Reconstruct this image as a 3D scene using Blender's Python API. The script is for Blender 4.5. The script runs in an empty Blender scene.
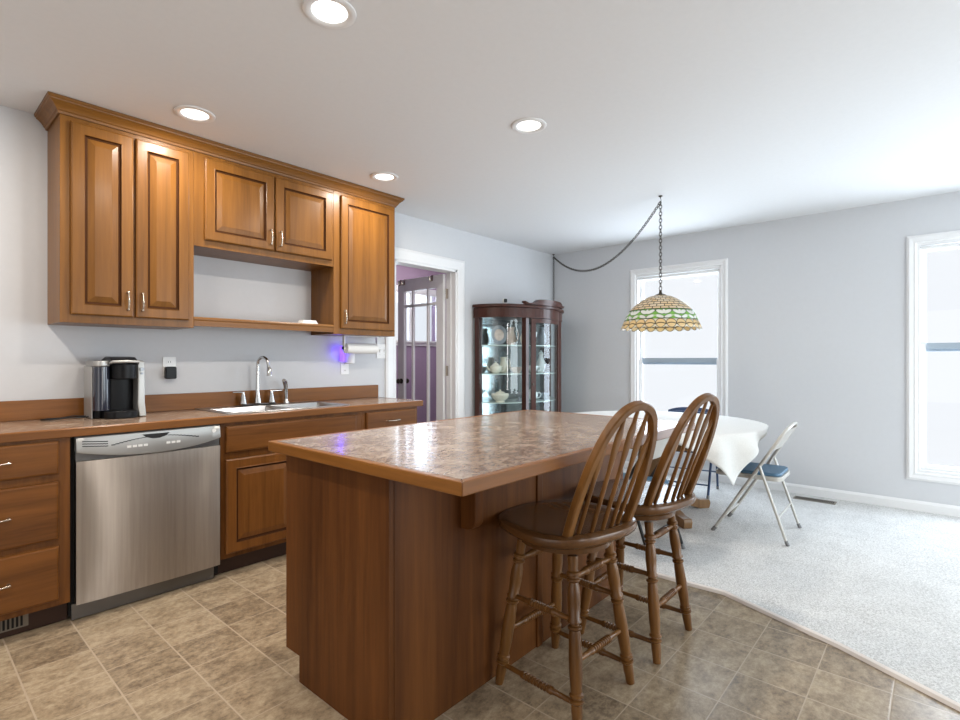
import bpy, bmesh, math, random
from math import sin, cos, pi, radians, sqrt
from mathutils import Vector, Matrix
random.seed(7)
SC = bpy.context.scene
COL = SC.collection

# ------------------------------------------------------------------ camera, world, light, exposure
cam_d = bpy.data.cameras.new('camera')
cam_d.sensor_width = 36.0
cam_d.lens = 522.0 / 960.0 * 36.0
cam_d.clip_start = 0.02
cam = bpy.data.objects.new('camera', cam_d)
COL.objects.link(cam)
cam.location = (0, 0, 1.23)
cam.rotation_euler = (radians(90), 0, 0.7214 - pi / 2)
SC.camera = cam

SC.view_settings.view_transform = 'Standard'
SC.view_settings.look = 'None'
SC.view_settings.exposure = 0.0
SC.view_settings.gamma = 1.0
SC.view_settings.use_curve_mapping = False
SC.cycles.use_denoising = True
SC.cycles.max_bounces = 10
SC.cycles.diffuse_bounces = 5
SC.cycles.glossy_bounces = 5
SC.cycles.transparent_max_bounces = 16
SC.cycles.sample_clamp_indirect = 6.0
SC.cycles.caustics_reflective = False
SC.cycles.caustics_refractive = False

W = bpy.data.worlds.new('sky')
SC.world = W
W.use_nodes = True
_bg = W.node_tree.nodes['Background']
_bg.inputs[0].default_value = (0.97, 0.98, 1.0, 1)
_bg.inputs[1].default_value = 1.01

H = 2.54            # ceiling height
DAY = (0.80, 0.90, 1.0)
WARM = (1.0, 0.92, 0.82)

def area(name, loc, rot, sx, sy, power, col, spread=180):
    l = bpy.data.lights.new(name, 'AREA')
    l.shape = 'RECTANGLE'; l.size = sx; l.size_y = sy
    l.energy = power; l.color = col; l.spread = radians(spread)
    o = bpy.data.objects.new(name, l)
    COL.objects.link(o); o.location = loc; o.rotation_euler = rot
    return o
# unseen fill lights added in openings of the walls behind the camera
area('added_fill_front', (3.825, -3.27, 1.15), (radians(90), 0, 0), 2.4, 2.0, 110, (.83, .94, 1.0))
area('added_fill_back', (-1.67, 0.3, 1.3), (radians(90), 0, radians(-90)), 2.6, 1.7, 13, (1.0, 0.92, 0.84))
area('added_highlight_strip', (1.35, -3.27, 1.3), (radians(90), 0, 0), .3, 1.6, 22, (1.0, 0.96, 0.92))  # added strip, narrowed and placed for the highlight on the dishwasher door
area('daylight_window_1', (5.615, 2.0825, 1.2475), (radians(90), 0, radians(90)), .86, 1.8, 45, DAY)
area('daylight_window_2', (5.615, -.318, 1.2475), (radians(90), 0, radians(90)), .86, 1.8, 45, DAY)
_ul = bpy.data.lights.new('added_utility_fill', 'POINT'); _ul.energy = 34; _ul.color = (1, .95, .9); _ul.shadow_soft_size = .12  # unseen point light added to brighten the purple room and its door
_uo = bpy.data.objects.new('added_utility_fill', _ul); COL.objects.link(_uo); _uo.location = (4.5, 4.55, 2.25)
area('daylight_utility', (4.9, 5.66, 1.85), (radians(90), 0, radians(180)), 0.9, 0.66, 14, DAY)
LAMP_POWER = 14

# ------------------------------------------------------------------ mesh builder
class MB:
    def __init__(s):
        s.v = []; s.f = []; s.m = []; s.uv = None
    def add(s, vs, fs, mi=0):
        n = len(s.v)
        s.v += [tuple(p) for p in vs]
        for f in fs:
            s.f.append(tuple(i + n for i in f)); s.m.append(mi)
        return s
    def box(s, x0, y0, z0, x1, y1, z1, mi=0):
        vs = [(x0,y0,z0),(x1,y0,z0),(x1,y1,z0),(x0,y1,z0),(x0,y0,z1),(x1,y0,z1),(x1,y1,z1),(x0,y1,z1)]
        return s.add(vs, [(3,2,1,0),(4,5,6,7),(0,1,5,4),(1,2,6,5),(2,3,7,6),(3,0,4,7)], mi)
    def prism(s, poly, axis, a, b, mi=0):
        # poly: list of 2-D points; axis the extrusion axis
        n = len(poly)
        def P(p, t):
            if axis == 'x': return (t, p[0], p[1])
            if axis == 'y': return (p[0], t, p[1])
            return (p[0], p[1], t)
        vs = [P(p, a) for p in poly] + [P(p, b) for p in poly]
        fs = [tuple(range(n))[::-1], tuple(range(n, 2*n))]
        fs += [(i, (i+1) % n, n + (i+1) % n, n + i) for i in range(n)]
        return s.add(vs, fs, mi)
    def tube(s, pts, r, n=10, cap=True, mi=0, flat=None, up=None):
        pts = [Vector(p) for p in pts]
        k = len(pts)
        rs = list(r) if isinstance(r, (list, tuple)) else [r] * k
        prev = None
        vs = []; fs = []
        for i, p in enumerate(pts):
            t = (pts[min(i+1, k-1)] - pts[max(i-1, 0)])
            if t.length < 1e-9: t = Vector((0, 0, 1))
            t.normalize()
            if prev is None:
                ref = Vector(up) if up else (Vector((0,0,1)) if abs(t.z) < .9 else Vector((1,0,0)))
                a = t.cross(ref).normalized()
            else:
                a = (prev - t * prev.dot(t)).normalized()
            prev = a
            b = t.cross(a).normalized()
            fl = flat if flat else (1, 1)
            for j in range(n):
                w = 2*pi*j/n
                vs.append(p + a*cos(w)*rs[i]*fl[0] + b*sin(w)*rs[i]*fl[1])
        for i in range(k-1):
            for j in range(n):
                fs.append((i*n+j, i*n+(j+1) % n, (i+1)*n+(j+1) % n, (i+1)*n+j))
        if cap:
            fs.append(tuple(range(n))[::-1]); fs.append(tuple(range((k-1)*n, k*n)))
        return s.add(vs, fs, mi)
    def lathe(s, prof, c=(0,0,0), n=24, mi=0, cap=True, a0=0, sx=1, sy=1):
        vs = []; fs = []; k = len(prof)
        for (r, z) in prof:
            for j in range(n):
                w = a0 + 2*pi*j/n
                vs.append((c[0]+r*cos(w)*sx, c[1]+r*sin(w)*sy, c[2]+z))
        for i in range(k-1):
            for j in range(n):
                fs.append((i*n+j, i*n+(j+1) % n, (i+1)*n+(j+1) % n, (i+1)*n+j))
        if cap:
            if prof[0][0] > 1e-5: fs.append(tuple(range(n))[::-1])
            if prof[-1][0] > 1e-5: fs.append(tuple(range((k-1)*n, k*n)))
        return s.add(vs, fs, mi)
    def turned(s, p0, p1, prof, n=12, mi=0):
        # lathe along p0->p1, prof = [(t, r)]
        p0 = Vector(p0); p1 = Vector(p1)
        return s.tube([p0.lerp(p1, t) for t, r in prof], [r for t, r in prof], n, True, mi)
    def rects(s, loops, mis=None, cap0=True, cap1=True):
        # consecutive 4-vertex loops
        n = len(s.v)
        for L in loops: s.v += [tuple(p) for p in L]
        for i in range(len(loops)-1):
            for j in range(4):
                s.f.append((n+i*4+j, n+i*4+(j+1) % 4, n+(i+1)*4+(j+1) % 4, n+(i+1)*4+j))
                s.m.append(mis[i] if mis else 0)
        if cap0: s.f.append((n+3, n+2, n+1, n)); s.m.append(0)
        if cap1:
            q = n+(len(loops)-1)*4
            s.f.append((q, q+1, q+2, q+3)); s.m.append(0)
        return s
    def build(s, name, mat, parent=None, smooth=False, bevel=0.0, local=False, segs=2, weld=False):
        me = bpy.data.meshes.new(name)
        off = Vector((0,0,0))
        if parent is not None and not local:
            p = parent
            while p is not None:
                off += p.location; p = p.parent
        me.from_pydata([tuple(Vector(v) - off) for v in s.v], [], s.f)
        mats = mat if isinstance(mat, (list, tuple)) else [mat]
        for m in mats: me.materials.append(m)
        for p, mi in zip(me.polygons, s.m): p.material_index = mi
        bm = bmesh.new(); bm.from_mesh(me)
        if weld: bmesh.ops.remove_doubles(bm, verts=bm.verts, dist=1e-5)
        bmesh.ops.recalc_face_normals(bm, faces=bm.faces)
        if smooth:
            for f in bm.faces: f.smooth = True
            for e in bm.edges:
                if len(e.link_faces) == 2 and e.calc_face_angle(0) > radians(40): e.smooth = False
        bm.to_mesh(me); bm.free()
        o = bpy.data.objects.new(name, me)
        COL.objects.link(o)
        if parent is not None: o.parent = parent
        if bevel:
            b = o.modifiers.new('bevel', 'BEVEL'); b.width = bevel; b.segments = segs
            b.limit_method = 'ANGLE'; b.angle_limit = radians(40)
            for p in me.polygons: p.use_smooth = True
            b.harden_normals = True
        return o

def tag(o, label, cat, group=None):
    o['label'] = label; o['category'] = cat
    if group: o['group'] = group
    return o
def struct(o):
    o['kind'] = 'structure'; return o
def thing(name, label, cat, loc=(0,0,0), rotz=0, group=None):
    o = bpy.data.objects.new(name, None)
    o.empty_display_size = 0.1
    COL.objects.link(o)
    o.location = loc; o.rotation_euler = (0, 0, rotz)
    return tag(o, label, cat, group)
def dup(root, loc, rotz, label, group=None):
    r = root.copy(); COL.objects.link(r); r.location = loc; r.rotation_euler = (0, 0, rotz)
    r['label'] = label
    if group: r['group'] = group
    for ch in list(root.children):
        c = ch.copy(); COL.objects.link(c); c.parent = r
        for g in list(ch.children):
            d = g.copy(); COL.objects.link(d); d.parent = c
    return r

# ------------------------------------------------------------------ materials
class N:
    def __init__(s, name):
        s.mat = bpy.data.materials.new(name); s.mat.use_nodes = True
        s.t = s.mat.node_tree; s.b = s.t.nodes['Principled BSDF']; s.out = s.t.nodes['Material Output']
    def n(s, typ, **kw):
        x = s.t.nodes.new(typ)
        for k, v in kw.items(): setattr(x, k, v)
        return x
    def l(s, a, b): s.t.links.new(a, b)
    def set(s, **kw):
        for k, v in kw.items():
            i = s.b.inputs[k.replace('_', ' ')]
            i.default_value = v if not (isinstance(v, tuple) and len(v) == 3) else (*v, 1)
        return s
    def math(s, op, a, b=None, c=None):
        x = s.n('ShaderNodeMath', operation=op)
        for i, v in enumerate((a, b, c)):
            if v is None: continue
            if isinstance(v, (int, float)): x.inputs[i].default_value = v
            else: s.l(v, x.inputs[i])
        return x.outputs[0]
    def ramp(s, fac, stops):
        r = s.n('ShaderNodeValToRGB')
        e = r.color_ramp.elements
        while len(e) < len(stops): e.new(0.5)
        for i, (p, c) in enumerate(stops):
            e[i].position = p; e[i].color = (*c, 1)
        s.l(fac, r.inputs[0]); return r.outputs[0]
    def noise(s, vec, scale, detail=3, rough=.5, dist=0):
        x = s.n('ShaderNodeTexNoise'); x.inputs['Scale'].default_value = scale
        x.inputs['Detail'].default_value = detail; x.inputs['Roughness'].default_value = rough
        x.inputs['Distortion'].default_value = dist
        if vec is not None: s.l(vec, x.inputs['Vector'])
        return x.outputs[0]
    def mapping(s, vec, scale=(1,1,1), loc=(0,0,0)):
        x = s.n('ShaderNodeMapping'); x.inputs['Scale'].default_value = scale; x.inputs['Location'].default_value = loc
        s.l(vec, x.inputs['Vector']); return x.outputs[0]
    def mix(s, fac, a, b, blend='MIX'):
        x = s.n('ShaderNodeMix', data_type='RGBA', blend_type=blend)
        if isinstance(fac, (int, float)): x.inputs[0].default_value = fac
        else: s.l(fac, x.inputs[0])
        for i, v in ((6, a), (7, b)):
            if isinstance(v, tuple): x.inputs[i].default_value = (*v, 1)
            else: s.l(v, x.inputs[i])
        return x.outputs[2]
    def bump(s, h, strength, dist=.01):
        x = s.n('ShaderNodeBump'); x.inputs['Strength'].default_value = strength; x.inputs['Distance'].default_value = dist
        s.l(h, x.inputs['Height']); s.l(x.outputs[0], s.b.inputs['Normal'])
    def coord(s, kind='Object'):
        return s.n('ShaderNodeTexCoord').outputs[kind]

def plain(name, col, rough=.5, metal=0.0, coat=0.0, noise=0.0, **kw):
    m = N(name).set(Base_Color=col, Roughness=rough, Metallic=metal)
    if coat: m.set(Coat_Weight=coat, Coat_Roughness=.08)
    nz = m.noise(m.coord(), 35, 2)
    k = max(noise, .02)
    c = m.mix(nz, tuple(x*(1-k) for x in col), tuple(min(1, x*(1+k)) for x in col))
    m.l(c, m.b.inputs['Base Color'])
    for a, b in kw.items(): m.b.inputs[a.replace('_', ' ')].default_value = b
    return m.mat

def wood(name, dark, light, axis='z', rough=.36, coat=.1, scale=1.0, contrast=1.25, spec=.24):
    m = N(name)
    oi = m.n('ShaderNodeObjectInfo')
    add = m.n('ShaderNodeVectorMath', operation='ADD')
    cmb = m.n('ShaderNodeCombineXYZ')
    for i, k in enumerate((7.3, 3.1, 5.7)):
        m.l(m.math('MULTIPLY', oi.outputs['Random'], k), cmb.inputs[i])
    m.l(m.coord(), add.inputs[0]); m.l(cmb.outputs[0], add.inputs[1])
    v = add.outputs[0]
    lo, hi = .9*scale, 16*scale
    sc = {'x': (lo, hi, hi), 'y': (hi, lo, hi), 'z': (hi, hi, lo)}[axis]
    g1 = m.noise(m.mapping(v, sc), 1.0, 6, .6, .6)
    sc2 = tuple(x*5 for x in sc)
    g2 = m.noise(m.mapping(v, sc2), 1.0, 3, .6)
    sc3 = tuple(x*.28 for x in sc)
    g3 = m.noise(m.mapping(v, sc3), 1.0, 2, .5)
    f = m.math('ADD', m.math('MULTIPLY', g1, .5), m.math('ADD', m.math('MULTIPLY', g2, .2), m.math('MULTIPLY', g3, .3)))
    w = .16/contrast
    c = m.ramp(f, [(.5-w, dark), (.5, tuple((a+b)/2 for a, b in zip(dark, light))), (.5+w, light)])
    m.l(c, m.b.inputs['Base Color'])
    m.set(Roughness=rough, Coat_Weight=coat, Coat_Roughness=.2)
    m.b.inputs['Specular IOR Level'].default_value = spec
    m.bump(g2, .05, .003)
    return m.mat

M = {}
CD, CL = (.110, .042, .0065), (.236, .098, .0170)      # honey-brown maple
M['maple_v'] = wood('maple_vertical', CD, CL, 'z', contrast=.95)
M['maple_h'] = wood('maple_horizontal', CD, CL, 'x', contrast=.95)
BD, BL = (.085, .029, .0060), (.215, .080, .0165)
M['base_v'] = wood('base_cabinet_wood_vertical', BD, BL, 'z')
M['base_h'] = wood('base_cabinet_wood_horizontal', BD, BL, 'x')
M['base_y'] = wood('edge_wood_crosswise', (.16,.060,.011), (.30,.12,.024), 'y')
M['edge_h'] = wood('edge_wood', (.125,.045,.009), (.25,.095,.020), 'x')
M['isl'] = wood('island_wood', (.066, .0215, .0052), (.155, .055, .0130), 'z', rough=.48, scale=.7, coat=.0, spec=.16)
M['glaze'] = plain('dark_glaze', (.050, .018, .006), .75, Specular_IOR_Level=.08)
M['oak'] = wood('stool_oak', (.088, .036, .009), (.23, .103, .028), 'z', rough=.3, contrast=1.1, coat=.12, spec=.3)
M['oak_seat'] = wood('stool_seat_oak', (.070, .030, .0105), (.150, .068, .024), 'y', rough=.24, contrast=1, coat=.2)
M['mahogany'] = wood('mahogany', (.034, .0105, .007), (.075, .024, .015), 'z', rough=.3, coat=.1, spec=.25)
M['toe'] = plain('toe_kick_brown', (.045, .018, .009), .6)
M['table_wood'] = wood('table_oak', (.16, .085, .035), (.30, .17, .08), 'z')
M['nickel'] = plain('brushed_nickel', (.50, .43, .35), .25, 1.0)
M['chrome'] = plain('chrome', (.55, .54, .53), .16, 1.0)
M['sinksteel'] = plain('sink_steel', (.50, .51, .52), .3, 1.0)
M['black'] = plain('black_plastic', (.008, .008, .009), .3, Specular_IOR_Level=.15)
M['blackm'] = plain('black_matte', (.01, .01, .011), .6)
M['darkgap'] = plain('dark_gap', (.006, .006, .006), .8)
M['silver'] = plain('silver_plastic', (.40, .40, .39), .34, .5)
M['white'] = plain('white_paint', (.80, .80, .80), .35)
M['whitepl'] = plain('white_plastic', (.82, .82, .81), .3)
M['wall'] = plain('wall_paint', (.615, .625, .645), .75, noise=.012)
M['ceil'] = plain('ceiling_paint', (.75, .75, .755), .85, noise=.01)
M['purple'] = plain('purple_paint', (.34, .25, .355), .75)
M['bronze'] = plain('antique_bronze', (.055, .045, .032), .45, .7)
M['beige'] = plain('beige_metal', (.52, .50, .46), .3, .1)
M['blue'] = plain('blue_vinyl', (.075, .16, .25), .45)
M['bluem'] = plain('navy_metal', (.03, .055, .12), .35, .2)
M['rubber'] = plain('grey_rubber', (.2, .2, .2), .7)
M['china'] = plain('ivory_china', (.75, .71, .60), .15, coat=.5)
M['chinaw'] = plain('white_china', (.80, .82, .82), .12, coat=.5)
M['chinap'] = plain('floral_china', (.62, .50, .44), .2, coat=.5, noise=.35)
M['greenglass'] = plain('green_glaze', (.30, .48, .40), .1, coat=.6)
M['grey'] = plain('grey_glaze', (.25, .28, .32), .2, coat=.5)
M['steelgrey'] = plain('grey_kickplate', (.16, .155, .15), .4, .6)
M['tan'] = plain('tan_metal', (.23, .20, .16), .5, .2)
M['rail'] = plain('backlit_white_rail', (.36, .43, .50), .5)  # white sash rail, its backlit shade put into the colour
M['nylon'] = plain('white_curtain_fabric', (.75, .75, .74), .8)
M['paper'] = plain('paper', (.85, .85, .83), .8)
M['strip'] = plain('pale_metal_strip', (.86, .80, .75), .3, .0)

def steel():
    m = N('brushed_stainless')
    v = m.mapping(m.coord(), (60, 60, 1.2))
    nz = m.noise(v, 1, 3, .6)
    c = m.ramp(nz, [(.3, (.39, .345, .305)), (.7, (.47, .42, .375))])
    m.l(c, m.b.inputs['Base Color'])
    m.set(Metallic=1.0, Roughness=.42)
    m.b.inputs['Anisotropic'].default_value = .9
    m.b.inputs['Anisotropic Rotation'].default_value = .25
    tg = m.n('ShaderNodeTangent', direction_type='RADIAL', axis='Z'); m.l(tg.outputs[0], m.b.inputs['Tangent'])
    return m.mat
M['steel'] = steel()

def laminate():
    m = N('mottled_laminate')
    v = m.coord()
    a = m.noise(m.mapping(v, (.8, 1.25, 1)), 40, 8, .72, .8)
    b = m.noise(v, 9, 4, .6, .4)
    d = m.noise(v, 110, 2, .5)
    f = m.math('ADD', m.math('MULTIPLY', a, .58), m.math('ADD', m.math('MULTIPLY', b, .27), m.math('MULTIPLY', d, .15)))
    c = m.ramp(f, [(.38, (.105, .058, .038)), (.46, (.215, .135, .092)), (.53, (.335, .245, .18)), (.62, (.47, .39, .31))])
    m.l(c, m.b.inputs['Base Color'])
    m.set(Roughness=.2, Coat_Weight=.12, Coat_Roughness=.08)
    m.bump(a, .03, .002)
    return m.mat
M['lam'] = laminate()

def tile():
    m = N('floor_tile')
    S = .2345
    v = m.coord()
    sep = m.n('ShaderNodeSeparateXYZ'); m.l(v, sep.inputs[0])
    u = m.math('DIVIDE', m.math('SUBTRACT', sep.outputs[0], .104), S)
    w = m.math('DIVIDE', m.math('SUBTRACT', sep.outputs[1], .129), S)
    fu, fw = m.math('FRACT', u), m.math('FRACT', w)
    eu = m.math('MINIMUM', fu, m.math('SUBTRACT', 1.0, fu))
    ew = m.math('MINIMUM', fw, m.math('SUBTRACT', 1.0, fw))
    e = m.math('MINIMUM', m.math('MULTIPLY', eu, 1.0), m.math('MULTIPLY', ew, 1.35))
    grout = m.math('LESS_THAN', e, .0125)
    cell = m.n('ShaderNodeCombineXYZ'); m.l(m.math('FLOOR', u), cell.inputs[0]); m.l(m.math('FLOOR', w), cell.inputs[1])
    wn = m.n('ShaderNodeTexWhiteNoise', noise_dimensions='3D'); m.l(cell.outputs[0], wn.inputs['Vector'])
    off = m.n('ShaderNodeVectorMath', operation='MULTIPLY_ADD')
    m.l(wn.outputs['Color'], off.inputs[0]); off.inputs[1].default_value = (9, 9, 9); m.l(v, off.inputs[2])
    vv = m.mapping(off.outputs[0], (1, 1.25, 1))
    a = m.noise(m.mapping(vv, (1, 1.15, 1)), 12, 9, .74, .2)
    b = m.noise(vv, 48, 6, .75, .0)
    f = m.math('ADD', m.math('MULTIPLY', a, .6), m.math('MULTIPLY', b, .4))
    f = m.math('ADD', f, m.math('MULTIPLY', m.math('SUBTRACT', wn.outputs['Value'], .5), .09))
    c = m.ramp(f, [(.38, (.150, .108, .070)), (.46, (.255, .190, .122)), (.53, (.345, .263, .172)), (.62, (.45, .36, .245))])
    c = m.mix(grout, c, (.44, .35, .255))
    m.l(c, m.b.inputs['Base Color'])
    m.set(Roughness=.30)
    ht = m.math('ADD', m.math('MULTIPLY', m.math('MINIMUM', e, .03), 20), m.math('MULTIPLY', a, .5))
    m.bump(ht, .15, .004)
    return m.mat
M['tile'] = tile()

def carpet_mat():
    m = N('carpet_pile')
    v = m.coord()
    a = m.noise(v, 330, 2, .6); b = m.noise(v, 6, 3, .5); d = m.noise(v, 120, 3, .7)
    f = m.math('ADD', m.math('MULTIPLY', a, .36), m.math('ADD', m.math('MULTIPLY', b, .10), m.math('MULTIPLY', d, .54)))
    c = m.ramp(f, [(.38, (.42, .41, .395)), (.51, (.68, .675, .66)), (.62, (.84, .835, .82))])
    m.l(c, m.b.inputs['Base Color'])
    m.set(Roughness=.95)
    m.b.inputs['Specular IOR Level'].default_value = .1
    m.bump(d, .7, .008)
    return m.mat
M['carpet'] = carpet_mat()

def cloth_mat():
    m = N('tablecloth_linen')
    v = m.coord()
    a = m.noise(v, 260, 2)
    c = m.ramp(a, [(.3, (.62, .615, .59)), (.7, (.74, .735, .71))])
    m.l(c, m.b.inputs['Base Color']); m.set(Roughness=.9)
    m.bump(a, .15, .002)
    return m.mat
M['cloth'] = cloth_mat()

def glass(name, tint=(1, 1, 1), mn=.03, ior=1.45, rough=.0):
    m = N(name)
    m.t.nodes.remove(m.b)
    tr = m.n('ShaderNodeBsdfTransparent'); tr.inputs[0].default_value = (*tint, 1)
    gl = m.n('ShaderNodeBsdfGlossy'); gl.inputs['Roughness'].default_value = rough
    fr = m.n('ShaderNodeFresnel'); fr.inputs[0].default_value = ior
    geo = m.n('ShaderNodeNewGeometry')
    k = m.math('MULTIPLY', m.math('ADD', fr.outputs[0], mn), m.math('SUBTRACT', 1.0, geo.outputs['Backfacing']))
    mx = m.n('ShaderNodeMixShader')
    m.l(k, mx.inputs[0]); m.l(tr.outputs[0], mx.inputs[1]); m.l(gl.outputs[0], mx.inputs[2])
    m.l(mx.outputs[0], m.out.inputs[0])
    return m.mat
M['glass'] = glass('window_glass', (.97, .985, 1.0), .0)
M['curio_glass'] = glass('curved_cabinet_glass', (.95, .98, .98), .02, 1.5)
M['shelf_glass'] = plain('frosted_shelf_glass', (.62, .72, .69), .15)
M['tank'] = plain('smoky_tank', (.018, .021, .035), .08, coat=.5)
M['mirror'] = plain('cabinet_mirror_back', (.33, .38, .385), .12, .8)

def emit(name, col, k):
    m = N(name)
    m.set(Base_Color=col)
    m.b.inputs['Emission Color'].default_value = (*col, 1)
    m.b.inputs['Emission Strength'].default_value = k
    return m.mat
M['lens'] = emit('lamp_lens', (1, .97, .93), 3.0)
M['purple_glow'] = emit('purple_light', (.22, .10, 1.0), 1.6)

# ------------------------------------------------------------------ room shell
XF, YW = 5.5, 3.62          # window wall, cabinet wall
XB, YB = -1.6, -3.2         # walls behind the camera
T = .13
def quad(pts): return MB().add(pts, [tuple(range(len(pts)))])
def slab(poly, z0, z1): return MB().prism(poly, 'z', z0, z1)

EDGE = [(2.905, YW), (2.905, 1.02), (2.912, .845), (2.70, .319), (2.50, -.055), (1.25, YB)]
struct(slab([(XB, YB), (XF, YB), (XF, YW), (XB, YW)], -.08, 0).build('floor', M['tile']))
struct(slab(EDGE + [(XF, YB), (XF, YW)], .0005, .014).build('carpet', M['carpet']))
tr = MB()
P = EDGE
w2 = .012
def offset_path(P, d):
    out = []
    for i, p in enumerate(P):
        ns = []
        for a, b in ((i-1, i), (i, i+1)):
            if a < 0 or b >= len(P): continue
            t = (Vector(P[b]) - Vector(P[a])).normalized(); ns.append(Vector((t.y, -t.x)))
        n = sum(ns, Vector((0, 0))).normalized()
        k = 1 / max(.5, n.dot(ns[0]))
        out.append(Vector(p) + n*d*k)
    return out
A, B = offset_path(P, -.006), offset_path(P, .022)
A2, B2 = offset_path(P, .000), offset_path(P, .014)
vs = []; fs = []
for i in range(len(P)):
    vs += [(A[i].x, A[i].y, .0145), (A2[i].x, A2[i].y, .0185), (B2[i].x, B2[i].y, .014), (B[i].x, B[i].y, .001)]
for i in range(len(P)-1):
    for j in range(3):
        fs.append((i*4+j, i*4+j+1, (i+1)*4+j+1, (i+1)*4+j))
struct(MB().add(vs, fs).build('trim_1', M['strip']))
struct(MB().box(XB-T, YB-T, H, XF+T, YW+T, H+.1).build('ceiling', M['ceil']))

DX0, DX1, DZ = 2.97, 3.765, 2.125     # doorway
wl = MB()
wl.box(XB-T, YW, -.08, DX0, YW+T, H); wl.box(DX1, YW, -.08, XF+T, YW+T, H); wl.box(DX0, YW, DZ, DX1, YW+T, H)
struct(wl.build('wall_left', M['wall']))
W1 = (1.635, 2.53); W2 = (-.77, .134); WZ = (.325, 2.17)
wr = MB()
ys = [YB-T, W2[0], W2[1], W1[0], W1[1], YW]
for i in (0, 2, 4): wr.box(XF, ys[i], -.08, XF+T, ys[i+1], H)
for a, b in (W1, W2):
    wr.box(XF, a, -.08, XF+T, b, WZ[0]); wr.box(XF, a, WZ[1], XF+T, b, H)
struct(wr.build('wall_right', M['wall']))
wf = MB()
def opening_wall_y(mb, y0, y1, x0, x1, ops):
    xs = x0
    for (a, b, z0, z1) in ops:
        mb.box(xs, y0, -.08, a, y1, H)
        mb.box(a, y0, -.08, b, y1, z0) if z0 > .05 else None
        mb.box(a, y0, z1, b, y1, H); xs = b
    mb.box(xs, y0, -.08, x1, y1, H)
opening_wall_y(wf, YB-T, YB, XB-T, XF+T, [(1.18, 1.52, .5, 2.1), (2.6, 5.05, .1, 2.15)])  # openings added to fit the unseen fill lights
struct(wf.build('wall_front', M['wall']))
wb = MB()
wb.box(XB-T, YB, -.08, XB, -1.0, H); wb.box(XB-T, 1.6, -.08, XB, YW, H)
wb.box(XB-T, -1.0, -.08, XB, 1.6, .45); wb.box(XB-T, -1.0, 2.15, XB, 1.6, H)  # opening added around the back fill light
struct(wb.build('wall_back', M['wall']))

# utility room beyond the doorway
PY = 5.6
pr_ = MB()
pr_.box(2.0, PY, -.08, 4.42, PY+.12, H); pr_.box(5.40, PY, -.08, 6.4, PY+.12, H)
pr_.box(4.42, PY, -.08, 5.40, PY+.12, 1.49); pr_.box(4.42, PY, 2.2, 5.40, PY+.12, H)
struct(pr_.build('wall_purple_back', M['purple']))
struct(MB().box(6.3, YW+T, -.08, 6.4, PY, H).build('wall_purple_right', M['purple']))
struct(MB().box(1.9, YW+T, -.08, 2.0, PY, H).build('wall_purple_left', M['purple']))
pp = MB(); pp.box(2.0, YW+T, 0, DX0-.1, YW+T+.012, H); pp.box(DX1+.1, YW+T, 0, 6.3, YW+T+.012, H); pp.box(DX0-.1, YW+T, DZ+.09, DX1+.1, YW+T+.012, H)
struct(pp.build('wall_purple_front', M['purple']))
struct(MB().box(1.9, YW, -.08, 6.4, PY, -.001).build('floor_utility', M['tile']))
struct(MB().box(1.9, YW+T, H, 6.4, PY+.12, H+.1).build('ceiling_utility', M['ceil']))

# baseboards
def base_prof(): return [(0, 0), (.016, 0), (.016, .075), (.009, .088), (.004, .095), (0, .095)]
struct(MB().prism([(XF-a, b) for a, b in base_prof()], 'y', YB, YW).build('baseboard_right', M['white']))
struct(MB().prism([(YW-a, b) for a, b in base_prof()], 'x', DX1+.115, XF-.017).build('baseboard_left', M['white']))

# door casing and jamb
def casing_ring(mb, a0, a1, z1, wd, plane, face, d, z0=0.0):
    # three-sided casing around an opening in the wall facing -y at y=plane
    for (o, t) in ((0, d*.7), (wd*.25, d)):
        pass
    prof = [(0, .008), (.012, .014), (.03, .014), (wd-.022, .02), (wd, .012), (wd, 0), (0, 0)]
    # left, right legs and head with mitred corners
    def ring(e):
        off, th = e
        return [(a0-off, z0), (a0-off, z1+off), (a1+off, z1+off), (a1+off, z0)], th
    R = [ring(e) for e in prof]
    vs = []; fs = []
    n = len(prof)
    for pts, th in R:
        for (x, z) in pts: vs.append((x, plane-th, z))
    for i in range(n):
        j = (i+1) % n
        for k in range(3):
            fs.append((i*4+k, j*4+k, j*4+k+1, i*4+k+1))
    fs.append(tuple(i*4 for i in range(n))); fs.append(tuple(i*4+3 for i in range(n)))
    mb.add(vs, fs)
tb = MB()
casing_ring(tb, DX0, DX1, DZ, .105, YW, None, .02)
# jamb lining
tb.box(DX0-.001, YW-.001, 0, DX0+.018, YW+T+.001, DZ); tb.box(DX1-.018, YW-.001, 0, DX1+.001, YW+T+.001, DZ); tb.box(DX0, YW-.001, DZ-.018, DX1, YW+T+.001, DZ+.001)
tb.box(DX0+.018, YW+.06, 0, DX0+.03, YW+.09, DZ-.018); tb.box(DX1-.03, YW+.06, 0, DX1-.018, YW+.09, DZ-.018)
struct(tb.build('trim_2', M['white']))

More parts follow.
